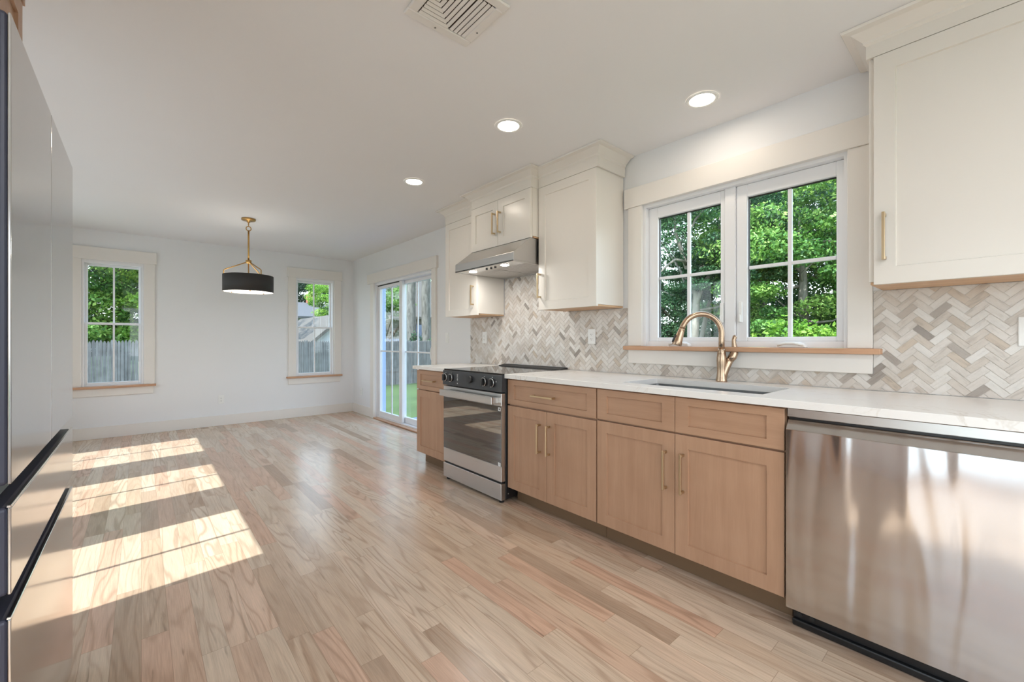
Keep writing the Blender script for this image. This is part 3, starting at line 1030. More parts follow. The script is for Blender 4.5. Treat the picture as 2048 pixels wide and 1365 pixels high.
# ---------------------------------------------------------------- range
def range_stove():
    y0, y1 = 2.296, 3.064
    t = thing('electric_range', 'stainless slide-in electric range with black glass oven door', 'range', (2.2, 2.68, 0))
    MB().box(1.945, 2.588, y0 + 0.004, y1 - 0.004, 0.025, 0.902, 0.003).build('body', M['black'], t)
    MB().prism([(1.942, 0.784), (1.899, 0.784), (1.902, 0.900), (1.912, 0.9055), (1.942, 0.9055)], 'y', y0, y1, 0.002).build('control_panel', M['panelblk'], t)
    px = 1.8995
    for yy in (3.016, 2.935, 2.492, 2.398):
        k = MB()
        k.cyl((px + 0.004, yy, 0.846), (px - 0.012, yy, 0.846), 0.031, 28)
        k.box(px - 0.034, px - 0.011, yy - 0.009, yy + 0.009, 0.820, 0.873, 0.004, 2)
        ko = k.build('knob', M['blackpl'], t)
        MB().torus((px - 0.013, yy, 0.846), 0.0295, 0.0022, 'x').build('knob_ring', M['chrome'], ko)
    k = MB()
    k.cyl((px + 0.004, 2.668, 0.852), (px - 0.022, 2.668, 0.852), 0.027, 28)
    k.build('dial', M['blackpl'], t)
    marks = []
    for i in range(6):
        w = (0.014, 0.010, 0.013, 0.008, 0.012, 0.009)[i]
        marks.append((2.846 - w / 2, 2.846 + w / 2, 0.876 - i * 0.0098, 0.880 - i * 0.0098, 0.0006))
    marks.append((2.842, 2.850, 0.803, 0.811, 0.0006))
    for yy in (3.016, 2.935, 2.492, 2.398): marks.append((yy - 0.005, yy + 0.005, 0.884, 0.886, 0.0004))
    marks += [(2.352, 2.360, 0.858, 0.860, 0.0004), (2.352, 2.358, 0.852, 0.854, 0.0004)]
    for a, b, c, e, o in marks: MB().box(px - o, px + 0.002, a, b, c, e).build('panel_marking', M['icon'], t)
    MB().box(1.9135, 2.498, y0 - 0.002, y1 + 0.002, 0.9055, 0.9150, 0.002).build('cooktop', M['cooktop'], t)
    rv = MB().prism([(2.499, 0.9055), (2.592, 0.9055), (2.592, 0.930), (2.575, 0.932), (2.505, 0.920)], 'y', y0 - 0.002, y1 + 0.002, 0.001)
    rv.build('rear_vent', M['blackpl'], t)
    # oven door
    d = MB()
    xd = 1.904
    d.box(xd, 1.943, y0 + 0.006, y1 - 0.006, 0.685, 0.776, 0.003).box(xd, 1.943, y0 + 0.006, y1 - 0.006, 0.152, 0.262, 0.003)
    d.box(xd + 0.003, 1.943, y0 + 0.006, y1 - 0.006, 0.255, 0.690)
    od = d.build('oven_door', M['steel'], t)
    MB().box(xd - 0.001, xd + 0.004, y0 + 0.008, y1 - 0.008, 0.262, 0.684, 0.001).build('door_glass', M['ovenglass'], od)
    h = MB()
    h.box(1.842, 1.866, y0 + 0.040, y1 - 0.040, 0.700, 0.752, 0.003)
    for yy in (y0 + 0.040, y1 - 0.068): h.box(1.864, xd + 0.001, yy, yy + 0.026, 0.706, 0.746, 0.002)
    h.build('door_handle', M['steel'], od)
    for zz, yy in ((0.664, 2.322), (0.275, 2.322)):
        s = MB()
        for (a, b, c, e) in ((0, .026, 0, .006), (0, .026, .020, .026), (0, .007, .006, .020), (.019, .026, .006, .020)):
            s.box(xd - 0.0022, xd - 0.001, yy - 0.013 + a, yy - 0.013 + b, zz - 0.013 + c, zz - 0.013 + e)
        if zz < 0.5: s.box(xd - 0.0022, xd - 0.001, yy - 0.003, yy + 0.003, zz - 0.007, zz + 0.004)
        s.build('sticker', M['icon'], od)
    MB().box(1.915, 1.943, y0 + 0.01, y1 - 0.01, 0.140, 0.151).build('drawer_gap', M['black'], t)
    MB().box(1.902, 1.943, y0 + 0.006, y1 - 0.006, 0.022, 0.138, 0.003).build('storage_drawer', M['steel'], t)
    for (x, y) in ((1.935, y0 + 0.04), (1.935, y1 - 0.04), (2.54, y0 + 0.04), (2.54, y1 - 0.04)):
        MB().cyl((x, y, 0.0), (x, y, 0.026), 0.018, 16).build('foot', M['blackpl'], t)
    for zz in (0.13, 0.062, 0.77): MB().cyl((1.965, y0 + 0.0045, zz), (1.965, y0 - 0.0005, zz), 0.005, 10).build('side_screw', M['chrome'], t)


range_stove()


# ---------------------------------------------------------------- dishwasher
def dishwasher():
    y0, y1 = -0.052, 0.563
    t = thing('dishwasher', 'stainless dishwasher with a pocket handle under the worktop', 'dishwasher', (2.25, 0.26, 0))
    MB().box(1.988, 2.585, y0 + 0.004, y1 - 0.004, 0.095, 0.880).build('tub', M['blackpl'], t)
    d = MB()
    # subdivided front so that the sheet can bow slightly
    d.prism([(1.932, 0.092), (1.932, 0.797), (1.935, 0.801), (1.962, 0.834), (1.986, 0.834), (1.986, 0.092)], 'y', y0, y1, 0.0012)
    d.build('door', M['sheet'], t)
    MB().box(1.950, 1.987, y0, y1, 0.846, 0.880, 0.002).build('control_strip', M['steel'], t)
    MB().box(1.966, 1.987, y0 + 0.002, y1 - 0.002, 0.8345, 0.8455).build('handle_pocket', M['black'], t)
    k = MB().box(2.0, 2.02, y0 + 0.004, y1 - 0.006, 0.012, 0.091, 0.004)
    k.box(1.985, 2.01, y0 + 0.004, y1 - 0.006, 0.002, 0.03, 0.006, 2)
    k.build('toe_kick', M['black'], t)
    for yy in (0.532, 0.49): MB().cyl((1.999, yy, 0.05), (1.9905, yy, 0.05), 0.009, 12).build('toe_screw', M['blackpl'], t)


dishwasher()


# ---------------------------------------------------------------- worktop, sink, faucet
def ring_slab(mb, x0, x1, y0, y1, z0, z1, hx0, hx1, hy0, hy1):
    mb.box(x0, hx0, y0, y1, z0, z1, 0.0).box(hx1, x1, y0, y1, z0, z1, 0.0)
    mb.box(hx0, hx1, y0, hy0, z0, z1, 0.0).box(hx0, hx1, hy1, y1, z0, z1, 0.0)


SX0, SX1, SY0, SY1 = 2.045, 2.420, 0.684, 1.404


def slab_with_hole():
    b = bmesh.new()
    x0, x1, y0, y1, z0, z1 = 1.925, 2.594, -0.15, 2.293, 0.884, 0.914

    def loop(pts, z): return [b.verts.new((x, y, z)) for x, y in pts]
    bv = 0.002
    out = [(x0, y0), (x1, y0), (x1, y1), (x0, y1)]
    outi = [(x0 + bv, y0 + bv), (x1 - bv, y0 + bv), (x1 - bv, y1 - bv), (x0 + bv, y1 - bv)]
    hole = [(SX0, SY0), (SX1, SY0), (SX1, SY1), (SX0, SY1)]
    A, B, C = loop(out, z0), loop(out, z1 - bv), loop(outi, z1)
    H1, H0 = loop(hole, z1), loop(hole, z0)
    for P, Q in ((A, B), (B, C), (C, H1), (H1, H0), (H0, A)):
        for k in range(4): b.faces.new([P[k], P[(k + 1) % 4], Q[(k + 1) % 4], Q[k]])
    bmesh.ops.recalc_face_normals(b, faces=list(b.faces))
    mb = MB()
    mb._merge(b)
    return mb


slab_with_hole().build('worktop', M['quartz'], label='long white quartz worktop with the sink cut-out', cat='worktop')
MB().box(1.925, 2.594, 3.067, 3.640, 0.884, 0.914, 0.002).build('worktop', M['quartz'], label='short white quartz worktop on the narrow base cabinet beyond the range', cat='worktop')


def sink():
    t = thing('kitchen_sink', 'undermount stainless steel sink set into the long worktop', 'sink', (2.23, 1.044, 0.70))
    b = bmesh.new()

    def rr(x0, x1, y0, y1, z, r, n=5):
        vs = []
        for cx, cy, a0 in ((x1 - r, y1 - r, 0), (x0 + r, y1 - r, 90), (x0 + r, y0 + r, 180), (x1 - r, y0 + r, 270)):
            for k in range(n + 1):
                a = math.radians(a0 + 90 * k / n)
                vs.append(b.verts.new((cx + r * math.cos(a), cy + r * math.sin(a), z)))
        return vs
    e = 0.006
    L = [rr(SX0 - e - 0.02, SX1 + e + 0.02, SY0 - e - 0.02, SY1 + e + 0.02, 0.8835, 0.03), rr(SX0 - e, SX1 + e, SY0 - e, SY1 + e, 0.8835, 0.02),
         rr(SX0 - e, SX1 + e, SY0 - e, SY1 + e, 0.70, 0.02), rr(SX0 + 0.01, SX1 - 0.01, SY0 + 0.01, SY1 - 0.01, 0.684, 0.02)]
    for P, Q in zip(L, L[1:]):
        for k in range(len(P)): b.faces.new([P[k], P[(k + 1) % len(P)], Q[(k + 1) % len(P)], Q[k]])
    b.faces.new(L[-1])
    bmesh.ops.recalc_face_normals(b, faces=list(b.faces))
    m = MB()
    m._merge(b)
    m.build('basin', M['sink'], t)
    MB().lathe([(0.0, 0.685), (0.03, 0.685), (0.043, 0.688), (0.045, 0.686)], 2.30, 1.044, 28).build('drain', M['chrome'], t)


sink()


def faucet():
    bx, by, z0 = 2.512, 1.055, 0.914
    t = thing('kitchen_faucet', 'champagne bronze gooseneck pull-down faucet behind the sink', 'faucet', (bx, by, z0))
    body = MB().lathe([(0.0, z0), (0.030, z0), (0.0305, z0 + 0.004), (0.027, z0 + 0.02), (0.0235, z0 + 0.055), (0.0245, z0 + 0.09), (0.0265, z0 + 0.115), (0.0255, z0 + 0.14), (0.0215, z0 + 0.165), (0.0195, z0 + 0.175), (0.0205, z0 + 0.178), (0.0205, z0 + 0.184), (0.0165, z0 + 0.188), (0.0, z0 + 0.188)], bx, by, 32)
    lt = Vector((math.cos(math.radians(-41.03)), math.sin(math.radians(-41.03)), 0))
    P0 = Vector((bx, by, 0))

    def L(o, z): return P0 + lt * o + Vector((0, 0, z0 + z))
    body.tube([L(0.002, 0.012), L(0.010, 0.045), L(0.022, 0.080), L(0.040, 0.113), L(0.053, 0.131)], [0.024, 0.024, 0.0245, 0.0225, 0.0195], 18)
    body.build('faucet_body', M['bronze'], t)
    lev = MB().tube([L(0.046, 0.122), L(0.064, 0.142), L(0.074, 0.165), L(0.076, 0.19), L(0.072, 0.215), L(0.070, 0.240), L(0.076, 0.256), L(0.081, 0.262)],
                    [0.0205, 0.0225, 0.021, 0.017, 0.0125, 0.0105, 0.0125, 0.009], 16)
    lev.build('lever_handle', M['bronze'], t)
    dr = Vector((-math.cos(math.radians(45)), math.sin(math.radians(45)), 0))
    R = 0.112
    zc = z0 + 0.276
    pts = [P0 + Vector((0, 0, z0 + 0.186)), P0 + Vector((0, 0, z0 + 0.23))]
    for k in range(25):
        a = math.radians(180 - 165 * k / 24)
        pts.append(P0 + dr * (R + R * math.cos(a)) + Vector((0, 0, zc + R * math.sin(a))))
    sp = MB().tube(pts, 0.0155, 20)
    sp.build('spout', M['bronze'], t)
    tan = (pts[-1] - pts[-2]).normalized()
    e = pts[-1]
    hd = MB().tube([e + tan * 0.0005, e + tan * 0.006, e + tan * 0.008, e + tan * 0.02, e + tan * 0.075, e + tan * 0.098, e + tan * 0.102], [0.0175, 0.0175, 0.0165, 0.0185, 0.0245, 0.0275, 0.025], 24)
    h = hd.build('spray_head', M['bronze'], t)
    q = e + tan * 0.062 + dr * 0.0235
    MB().tube([q - tan * 0.022, q + tan * 0.022], [0.0085, 0.0095], 10).build('spray_button', M['blackpl'], h)


faucet()


# ---------------------------------------------------------------- herringbone backsplash
def clip(poly, axis, lim, keep_less):
    out = []
    n = len(poly)
    for i in range(n):
        a, b = poly[i], poly[(i + 1) % n]
        ia = (a[axis] <= lim) if keep_less else (a[axis] >= lim)
        ib = (b[axis] <= lim) if keep_less else (b[axis] >= lim)
        if ia: out.append(a)
        if ia != ib:
            s = (lim - a[axis]) / (b[axis] - a[axis])
            out.append((a[0] + s * (b[0] - a[0]), a[1] + s * (b[1] - a[1])))
    return out


def backsplash():
    rects = [(-0.40, 0.3955, 0.9155, 1.381), (0.3955, 1.7245, 0.9155, 0.9905), (1.7245, 2.326, 0.9155, 1.379), (2.326, 3.092, 0.9325, 1.727), (3.092, 3.648, 0.9155, 1.379)]
    t = thing('tile_backsplash', 'marble herringbone tile backsplash behind the worktop and range', 'backsplash', (2.598, 1.6, 0.915))
    gm = MB()
    for (a, b, c, d) in rects: gm.box(2.6008, 2.6045, a, b, c, d)
    gm.build('grout_bed', M['grout'], t)
    P, Lp, gr = 0.0272, 0.0755, 0.0009
    q = math.sqrt(0.5)
    verts, faces, tones = [], [], []
    rng = random.Random(11)

    def emit_tile(x, y, w, h, horiz):
        c = [(x + gr, y + gr), (x + w - gr, y + gr), (x + w - gr, y + h - gr), (x + gr, y + h - gr)]
        # rotate 45 degrees into the wall plane: Y leftwards
        pl = [(0.315 + (u - v) * q, 1.378 + (u + v) * q) for u, v in c]
        if max(p[0] for p in pl) < -0.41 or min(p[0] for p in pl) > 3.66 or max(p[1] for p in pl) < 0.90 or min(p[1] for p in pl) > 1.74: return
        r = rng.random()
        tone = r * 0.62 if rng.random() < 0.80 else 0.6 + 0.4 * rng.random()
        col = (tone, 1.0 if horiz else 0.0, rng.random(), 1.0)
        for (a, b, cc, d) in rects:
            pp = clip(clip(clip(clip(pl, 0, a, False), 0, b, True), 1, cc, False), 1, d, True)
            if len(pp) < 3: continue
            ar = abs(sum(pp[i][0] * pp[(i + 1) % len(pp)][1] - pp[(i + 1) % len(pp)][0] * pp[i][1] for i in range(len(pp)))) / 2
            if ar < 2e-6: continue
            n0 = len(verts)
            n = len(pp)
            for (yy, zz) in pp: verts.append((2.5985 - 2.598, yy - 1.6, zz - 0.915))
            for (yy, zz) in pp: verts.append((2.6012 - 2.598, yy - 1.6, zz - 0.915))
            faces.append(tuple(range(n0 + n - 1, n0 - 1, -1)))
            tones.append(col)
            for k in range(n):
                faces.append((n0 + k, n0 + (k + 1) % n, n0 + n + (k + 1) % n, n0 + n + k))
                tones.append(col)
    T = (Lp + P, P - Lp)
    for nn in range(-60, 61):
        for k in range(-90, 91):
            ox, oy = k * P + nn * T[0], k * P + nn * T[1]
            # keep to the wall
            zz = 1.378 + (ox + oy) * q
            yy = 0.315 + (ox - oy) * q
            if zz < 0.75 or zz > 1.95 or yy < -0.6 or yy > 3.85: continue
            emit_tile(ox, oy, Lp, P, True)
            emit_tile(ox + Lp, oy + P - Lp, P, Lp, False)
    me = bpy.data.meshes.new('tiles')
    me.from_pydata(verts, [], faces)
    at = me.color_attributes.new('tone', 'FLOAT_COLOR', 'CORNER')
    i = 0
    for f, c in zip(me.polygons, tones):
        for _ in range(f.loop_total):
            at.data[i].color = c
            i += 1
    bmx = bmesh.new()
    bmx.from_mesh(me)
    bmesh.ops.recalc_face_normals(bmx, faces=list(bmx.faces))
    bmx.to_mesh(me)
    bmx.free()
    me.materials.append(M['tile'])
    o = bpy.data.objects.new('tiles', me)
    COL.objects.link(o)
    o.parent = t
    ORG[o] = ORG[t]


backsplash()


# ---------------------------------------------------------------- outlets and switches
def outlet(y, z, xw, label, switch=False, axis='x'):
    nm = 'light_switch' if switch else 'power_outlet'
    if axis == 'x':
        t = thing(nm, label, 'light switch' if switch else 'outlet', (xw, y, z))

        def bx(m, d0, d1, a0, a1, z0, z1, bv=0.0): m.box(xw - d1, xw - d0, y + a0, y + a1, z + z0, z + z1, bv)
    else:
        t = thing(nm, label, 'outlet', (y, xw, z))

        def bx(m, d0, d1, a0, a1, z0, z1, bv=0.0): m.box(y + a0, y + a1, xw - d1, xw - d0, z + z0, z + z1, bv)
    p = MB()
    bx(p, 0.0004, 0.006, -0.036, 0.036, -0.058, 0.058, 0.003)
    p.build('cover_plate', M['white'], t)
    if switch:
        m = MB()
        bx(m, 0.006, 0.010, -0.016, 0.016, -0.033, 0.033, 0.003)
        m.build('rocker', M['white'], t)
    else:
        m = MB()
        bx(m, 0.006, 0.0085, -0.0165, 0.0165, -0.034, 0.034, 0.001)
        f = m.build('receptacle', M['white'], t)
        s = MB()
        for dz in (-0.018, 0.016):
            bx(s, 0.0085, 0.0090, -0.0075, -0.0050, dz - 0.004, dz + 0.005)
            bx(s, 0.0085, 0.0090, 0.0050, 0.0075, dz - 0.004, dz + 0.005)
            bx(s, 0.0085, 0.0090, -0.002, 0.002, dz - 0.011, dz - 0.007)
        s.build('slots', M['socket'], f)
    return t


outlet(2.055, 1.180, 2.5983, 'white power outlet on the tile between the range and the sink window')
outlet(3.401, 1.178, 2.5983, 'white power outlet on the tile beyond the range, under the tall wall cabinet')
outlet(-0.078, 1.185, 2.5983, 'white power outlet on the tile above the dishwasher, cut by the picture edge')
outlet(4.104, 1.180, WR - 0.0002, 'white rocker light switch on the wall beside the sliding door', True)
outlet(0.815, 0.351, WB - 0.0002, 'white power outlet low on the back wall between the two windows', False, 'y')
outlet(6.587, 0.345, WR - 0.0002, 'white power outlet low on the wall between the corner and the sliding door')


# ---------------------------------------------------------------- refrigerator and its cabinet (fronts face +X)
def fridge():
    X = -0.18
    y0, ys, y1, zt = 1.190, 1.655, 2.122, 1.753
    t = thing('refrigerator', 'tall four-door refrigerator with mirror-grey glass fronts and dark edges', 'refrigerator', (-0.6, 1.656, 0))
    MB().box(-1.02, -0.262, y0 + 0.008, y1 - 0.008, 0.035, 1.775, 0.006).build('body', M['navy'], t)

    def leaf(name, a, b, z0, z1, grip=None):
        d = MB().box(-0.258, X - 0.004, a, b, z0, z1, 0.008, 3).build(name, M['navy'], t)
        MB().box(X - 0.0045, X, a + 0.002, b - 0.002, z0 + 0.002, z1 - 0.002, 0.0015, 2).build('glass_front', M['fridge'], d)
        return d
    leaf('door', y0, ys - 0.002, 0.884, zt)
    leaf('door', ys + 0.002, y1, 0.884, zt)
    for z0, z1 in ((0.682, 0.845), (0.040, 0.640)):
        d = leaf('drawer', y0, y1, z0, z1)
        # recessed grip above the drawer front: black channel with a bright lip
        MB().prism([(-0.25, z1 + 0.038), (X - 0.026, z1 + 0.038), (X - 0.036, z1 + 0.010), (X - 0.030, z1 + 0.001), (-0.25, z1 + 0.001)], 'y', y0 + 0.003, y1 - 0.003).build('grip_channel', M['black'], d)
        MB().box(X - 0.006, X + 0.0005, y0 + 0.001, y1 - 0.001, z1 - 0.0015, z1 + 0.003, 0.001).build('grip_lip', M['chrome'], d)
    for x in (-0.95, -0.32):
        for y in (y0 + 0.06, y1 - 0.06): MB().cyl((x, y, 0.0), (x, y, 0.036), 0.02, 14).build('foot', M['blackpl'], t)


fridge()


def fridge_cabinet():
    t = thing('overhead_cabinet', 'wood cabinet above the refrigerator with side panels and a crown', 'cabinet', (-0.7, 1.65, 1.80))
    xf = -0.300
    MB().box(-1.094, xf - 0.021, 1.160, 2.138, 1.79, 2.4385).build('carcass', M['cab'], t)
    for y in (1.142, 2.139):
        MB().box(-1.094, xf - 0.0215 if y < 2 else xf - 0.0215, y, y + 0.017, 0.001, 2.4385).build('side_panel', M['cab'], t)
    for a, b in ((1.147, 1.6485), (1.6515, 2.152)):
        d = shaker(t, 'door', xf, a, b, 1.815, 2.275, M['cab'], 0.065, None, 0.009, 0.02, -1)
    MB().prism([(xf - 0.02, 2.279), (xf + 0.004, 2.279), (xf + 0.004, 2.38), (xf + 0.02, 2.41), (xf + 0.06, 2.43), (xf + 0.06, 2.4385), (xf - 0.02, 2.4385)], 'y', 1.142, 2.166).build('crown_moulding', M['cab'], t)


fridge_cabinet()

# ---------------------------------------------------------------- outdoors
GZ = -0.50
MB().box(-45, 75, -45, 80, GZ - 0.2, GZ).build('lawn', M['lawn'], kind='structure')
MB().box(-9.0, WL - TH - 0.02, -6.0, 10.0, GZ + 0.001, GZ + 0.38).build('path', M['paving'], kind='structure')  # unseen pale slab added to bounce neutral sunlight indoors and into reflections


def stockade(name, label, p0, p1, top, mat, pw=0.085, seed=1, group=None):
    """picket fence between two ground points"""
    p0, p1 = Vector(p0), Vector(p1)
    d = (p1 - p0)
    L = d.length
    d.normalize()
    nr = Vector((-d.y, d.x, 0))
    rng = random.Random(seed)
    t = thing(name, label, 'fence', (p0.x, p0.y, GZ), group)
    pk = MB()
    n = int(L / pw)
    b = bmesh.new()
    for i in range(n):
        c = p0 + d * (i + 0.5) * pw
        h = top + rng.uniform(-0.025, 0.025)
        w = pw * 0.46
        tk = 0.018 + rng.uniform(-0.004, 0.004)
        prof = [(-w, GZ + 0.03), (w, GZ + 0.03), (w, h - 0.06), (0.35 * w, h), (-0.35 * w, h), (-w, h - 0.06)]
        o = nr * rng.uniform(-0.006, 0.006)
        A = [b.verts.new(c + d * u + nr * -tk + o + Vector((0, 0, z))) for u, z in prof]
        B = [b.verts.new(c + d * u + nr * tk + o + Vector((0, 0, z))) for u, z in prof]
        b.faces.new(A)
        b.faces.new(B[::-1])
        for k in range(6): b.faces.new([A[k], B[k], B[(k + 1) % 6], A[(k + 1) % 6]])
    bmesh.ops.recalc_face_normals(b, faces=list(b.faces))
    pk._merge(b)
    pk.build('pickets', mat, t)
    r = MB()
    for z in (GZ + 0.3, top - 0.35):
        a, e = p0 + nr * 0.05, p1 + nr * 0.05
        r.tube([a + Vector((0, 0, z)), e + Vector((0, 0, z))], 0.035, 6)
    r.build('rails', mat, t)


stockade('picket_fence', 'weathered grey picket fence behind the back wall windows', (-6.0, 14.6, 0), (9.5, 14.6, 0), 1.14, M['fence'], 0.066, 2)
stockade('board_fence', 'bluish board fence across the lawn seen through the sliding door', (8.45, 20.45, 0), (10.9, 19.6, 0), 1.25, M['fenceblue'], 0.14, 3)


# -- trees
def leaf_cloud(centers, radii, per, size, seed, flat=0.6):
    rng = np.random.default_rng(seed)
    C = np.repeat(np.array(centers), per, axis=0)
    Rr = np.repeat(np.array(radii), per)
    n = len(C)
    v = rng.normal(size=(n, 3))
    v /= np.linalg.norm(v, axis=1, keepdims=True)
    rad = Rr * rng.uniform(0.25, 1.0, n) ** 0.5
    P = C + v * rad[:, None] * np.array([1, 1, flat])
    # leaf frame
    nrm = rng.normal(size=(n, 3)) * 0.7 + v * 0.5 + np.array([0, 0, 0.6])
    nrm /= np.linalg.norm(nrm, axis=1, keepdims=True)
    a = rng.normal(size=(n, 3))
    a -= (a * nrm).sum(1, keepdims=True) * nrm
    a /= np.linalg.norm(a, axis=1, keepdims=True)
    bb = np.cross(nrm, a)
    s = size * rng.uniform(0.6, 1.25, n)
    q0 = P - a * s[:, None] * 0.5
    q1 = P + bb * s[:, None] * 0.27 + nrm * s[:, None] * 0.06
    q2 = P + a * s[:, None] * 0.5
    q3 = P - bb * s[:, None] * 0.27 + nrm * s[:, None] * 0.06
    V = np.stack([q0, q1, q2, q3], axis=1).reshape(-1, 3)
    ct = np.repeat(rng.uniform(0.2, 0.8, len(radii)), per)
    tone = np.clip(ct + rng.normal(0, 0.22, n), 0, 1)
    return V, np.repeat(tone, 4)


def cloud_obj(name, V, tone, mat, parent):
    org = np.array(ORG[parent])
    V = (V - org).astype(np.float32)
    n = len(V) // 4
    me = bpy.data.meshes.new(name)
    me.vertices.add(len(V))
    me.vertices.foreach_set('co', V.ravel())
    me.loops.add(len(V))
    me.loops.foreach_set('vertex_index', np.arange(len(V), dtype=np.int32))
    me.polygons.add(n)
    me.polygons.foreach_set('loop_start', np.arange(0, len(V), 4, dtype=np.int32))
    me.update()
    me.validate()
    at = me.attributes.new('tone', 'FLOAT', 'POINT')
    at.data.foreach_set('value', tone.astype(np.float32))
    me.materials.append(mat)
    o = bpy.data.objects.new(name, me)
    COL.objects.link(o)
    o.parent = parent
    ORG[o] = ORG[parent]
    return o


def crown_clusters(cx, cy, cz, rx, rz, n, cr, seed, bottom=-0.7):
    rng = np.random.default_rng(seed)
    out, rad = [], []
    while len(out) < n:
        v = rng.uniform(-1, 1, 3)
        l = np.linalg.norm(v)
        if l > 1 or l < 0.25 or v[2] < bottom: continue
        out.append((cx + v[0] * rx, cy + v[1] * rx, cz + v[2] * rz))
        rad.append(cr * rng.uniform(0.6, 1.25))
    return out, rad


def tree(label, x, y, crowns, per, size, mat, trunk, bark, seed, name='leafy_tree', group=None):
    t = thing(name, label, 'tree', (x, y, GZ), group)
    C, R = [], []
    for i, (dx, dy, cz, rx, rz, n, cr) in enumerate(crowns):
        c, r = crown_clusters(x + dx, y + dy, cz, rx, rz, n, cr, seed + i)
        C += c
        R += r
    V, tone = leaf_cloud(C, R, int(per * 2.6), size * 0.58, seed, 0.42)
    cloud_obj('foliage', V, tone, mat, t)
    tr = MB()
    for pts, rs in trunk:
        tr.tube([(x + a, y + b, c) for a, b, c in pts], rs, 10)
    # boughs reaching some of the leaf clusters, each leaving the trunk at its own height
    rng = random.Random(seed)
    tk = [Vector((x + a, y + b, c)) for a, b, c in trunk[0][0]]
    for c in rng.sample(C, min(len(C), 9)):
        c = Vector(c)
        a, b = rng.choice(list(zip(tk[1:], tk[2:])))
        o = a.lerp(b, rng.random())
        if c.z < o.z: c.z = o.z + rng.uniform(0.1, 0.8)
        m = o.lerp(c, 0.5) + Vector((rng.uniform(-.2, .2), rng.uniform(-.2, .2), rng.uniform(-.35, .0)))
        tr.tube([o, o.lerp(m, .5) + Vector((0, 0, -.05)), m, c], [0.045, 0.036, 0.026, 0.008], 6)
    tr.build('trunk', bark, t)
    return t


def straight(h, r, lean=(0, 0)):
    return [([(0, 0, GZ - 0.05), (lean[0] * .3, lean[1] * .3, GZ + h * .35), (lean[0], lean[1], GZ + h), (lean[0] * 1.3, lean[1] * 1.3 + .1, GZ + h * 1.5)], [r * 1.25, r, r * .55, .02])]


# woods beyond the sink window: sunlit crowns
tree('sunlit leafy tree filling the upper panes of the sink window casement beside the cream cabinet', 13.6, 3.55,
     [(0, 0, 4.4, 2.6, 2.4, 60, .75), (-0.4, 0.2, 2.0, 2.2, 1.3, 34, .6), (0, 0, 0.8, 2.0, 0.9, 26, .5)], 190, 0.19, M['leafA'], straight(3.4, .17), M['barkpale'], 21)
tree('broad green tree behind the hedge outside the sink window', 16.2, 5.4,
     [(0, 0, 5.0, 3.0, 2.9, 66, .85), (0, 0, 1.6, 2.6, 1.7, 44, .7)], 150, 0.22, M['leafB'], straight(3.6, .18), M['bark'], 31)
tree('leafy tree at the outer edge of the woods outside the sink window', 14.4, 1.0,
     [(0, 0, 4.4, 2.5, 2.6, 54, .8), (0, 0, 1.4, 2.3, 1.6, 34, .65)], 150, 0.21, M['leafA'], straight(3.2, .16), M['bark'], 41)
tree('tall shaded tree deep in the woods outside the sink window', 20.5, 4.2,
     [(0, 0, 6.0, 3.6, 3.6, 70, 1.0), (0, 0, 1.8, 3.2, 2.0, 44, .9)], 120, 0.26, M['leafD'], straight(4.2, .2), M['barkdark'], 51)
tree('dark green tree behind the pale forked trunk', 17.8, 9.45,
     [(0, .2, 2.2, 1.7, 1.5, 60, .55), (-0.2, .4, 0.7, 1.6, 1.2, 50, .55)], 170, 0.18, M['leafB'], straight(2.4, .1), M['barkdark'], 61)
tree('tall shaded tree in the woods between the pale forked tree and the bright hedge', 22.0, 9.1,
     [(0, 0, 4.6, 3.0, 2.6, 50, .9), (0, 0, 1.4, 2.6, 1.5, 36, .8)], 130, 0.26, M['leafB'], straight(3.8, .18), M['barkdark'], 65)
# pale forked tree
def rel(pts, ox, oy): return [(a - ox, b - oy, c) for a, b, c in pts]


PX, PY = 12.27, 5.89
pale = [(rel([(12.24, 5.92, GZ - .05), (12.25, 5.91, 1.02), (12.27, 5.89, 1.76), (12.29, 5.88, 2.5), (12.18, 5.97, 2.93), (12.06, 6.08, 3.37), (11.97, 6.16, 3.77), (11.84, 6.27, 4.25), (11.76, 6.34, 5.2)], PX, PY), [.14, .11, .105, .10, .075, .07, .06, .045, .02]),
        (rel([(12.26, 5.88, 2.15), (12.26, 5.78, 2.45), (12.36, 5.69, 2.83), (12.58, 5.49, 3.21), (12.76, 5.33, 3.53), (13.04, 5.09, 4.2)], PX, PY), [.07, .065, .06, .055, .05, .02]),
        (rel([(12.35, 5.88, 2.35), (12.63, 5.96, 2.85), (12.70, 5.92, 3.35), (12.89, 5.75, 3.63), (13.03, 5.63, 4.02), (13.12, 5.55, 4.9)], PX, PY), [.065, .06, .065, .06, .045, .02]),
        (rel([(12.06, 6.08, 3.37), (11.67, 5.95, 3.42), (11.44, 6.09, 3.45), (11.27, 6.23, 3.28), (11.14, 6.35, 3.10)], PX, PY), [.045, .04, .035, .03, .02]),
        (rel([(12.10, 6.02, 3.25), (11.95, 5.94, 3.7), (11.91, 5.94, 4.1), (12.06, 5.81, 4.63), (12.3, 5.6, 5.0)], PX, PY), [.045, .04, .035, .03, .015]),
        (rel([(13.0, 6.18, GZ - .05), (13.06, 6.13, 0.94), (13.13, 6.07, 1.48), (13.23, 5.98, 2.1), (13.34, 5.89, 2.6), (13.45, 5.8, 3.1)], PX, PY), [.09, .075, .07, .06, .055, .03])]
tree('tree with a pale forked trunk seen through the sink window casement beside the wall cabinet', PX, PY,
     [(0.5, .1, 4.5, 2.6, 1.9, 78, .55), (0.7, -.9, 3.0, 1.5, .7, 24, .42), (.9, .9, 2.9, 1.3, .8, 18, .4)], 150, 0.15, M['leafB'], pale, M['barkpale'], 71)


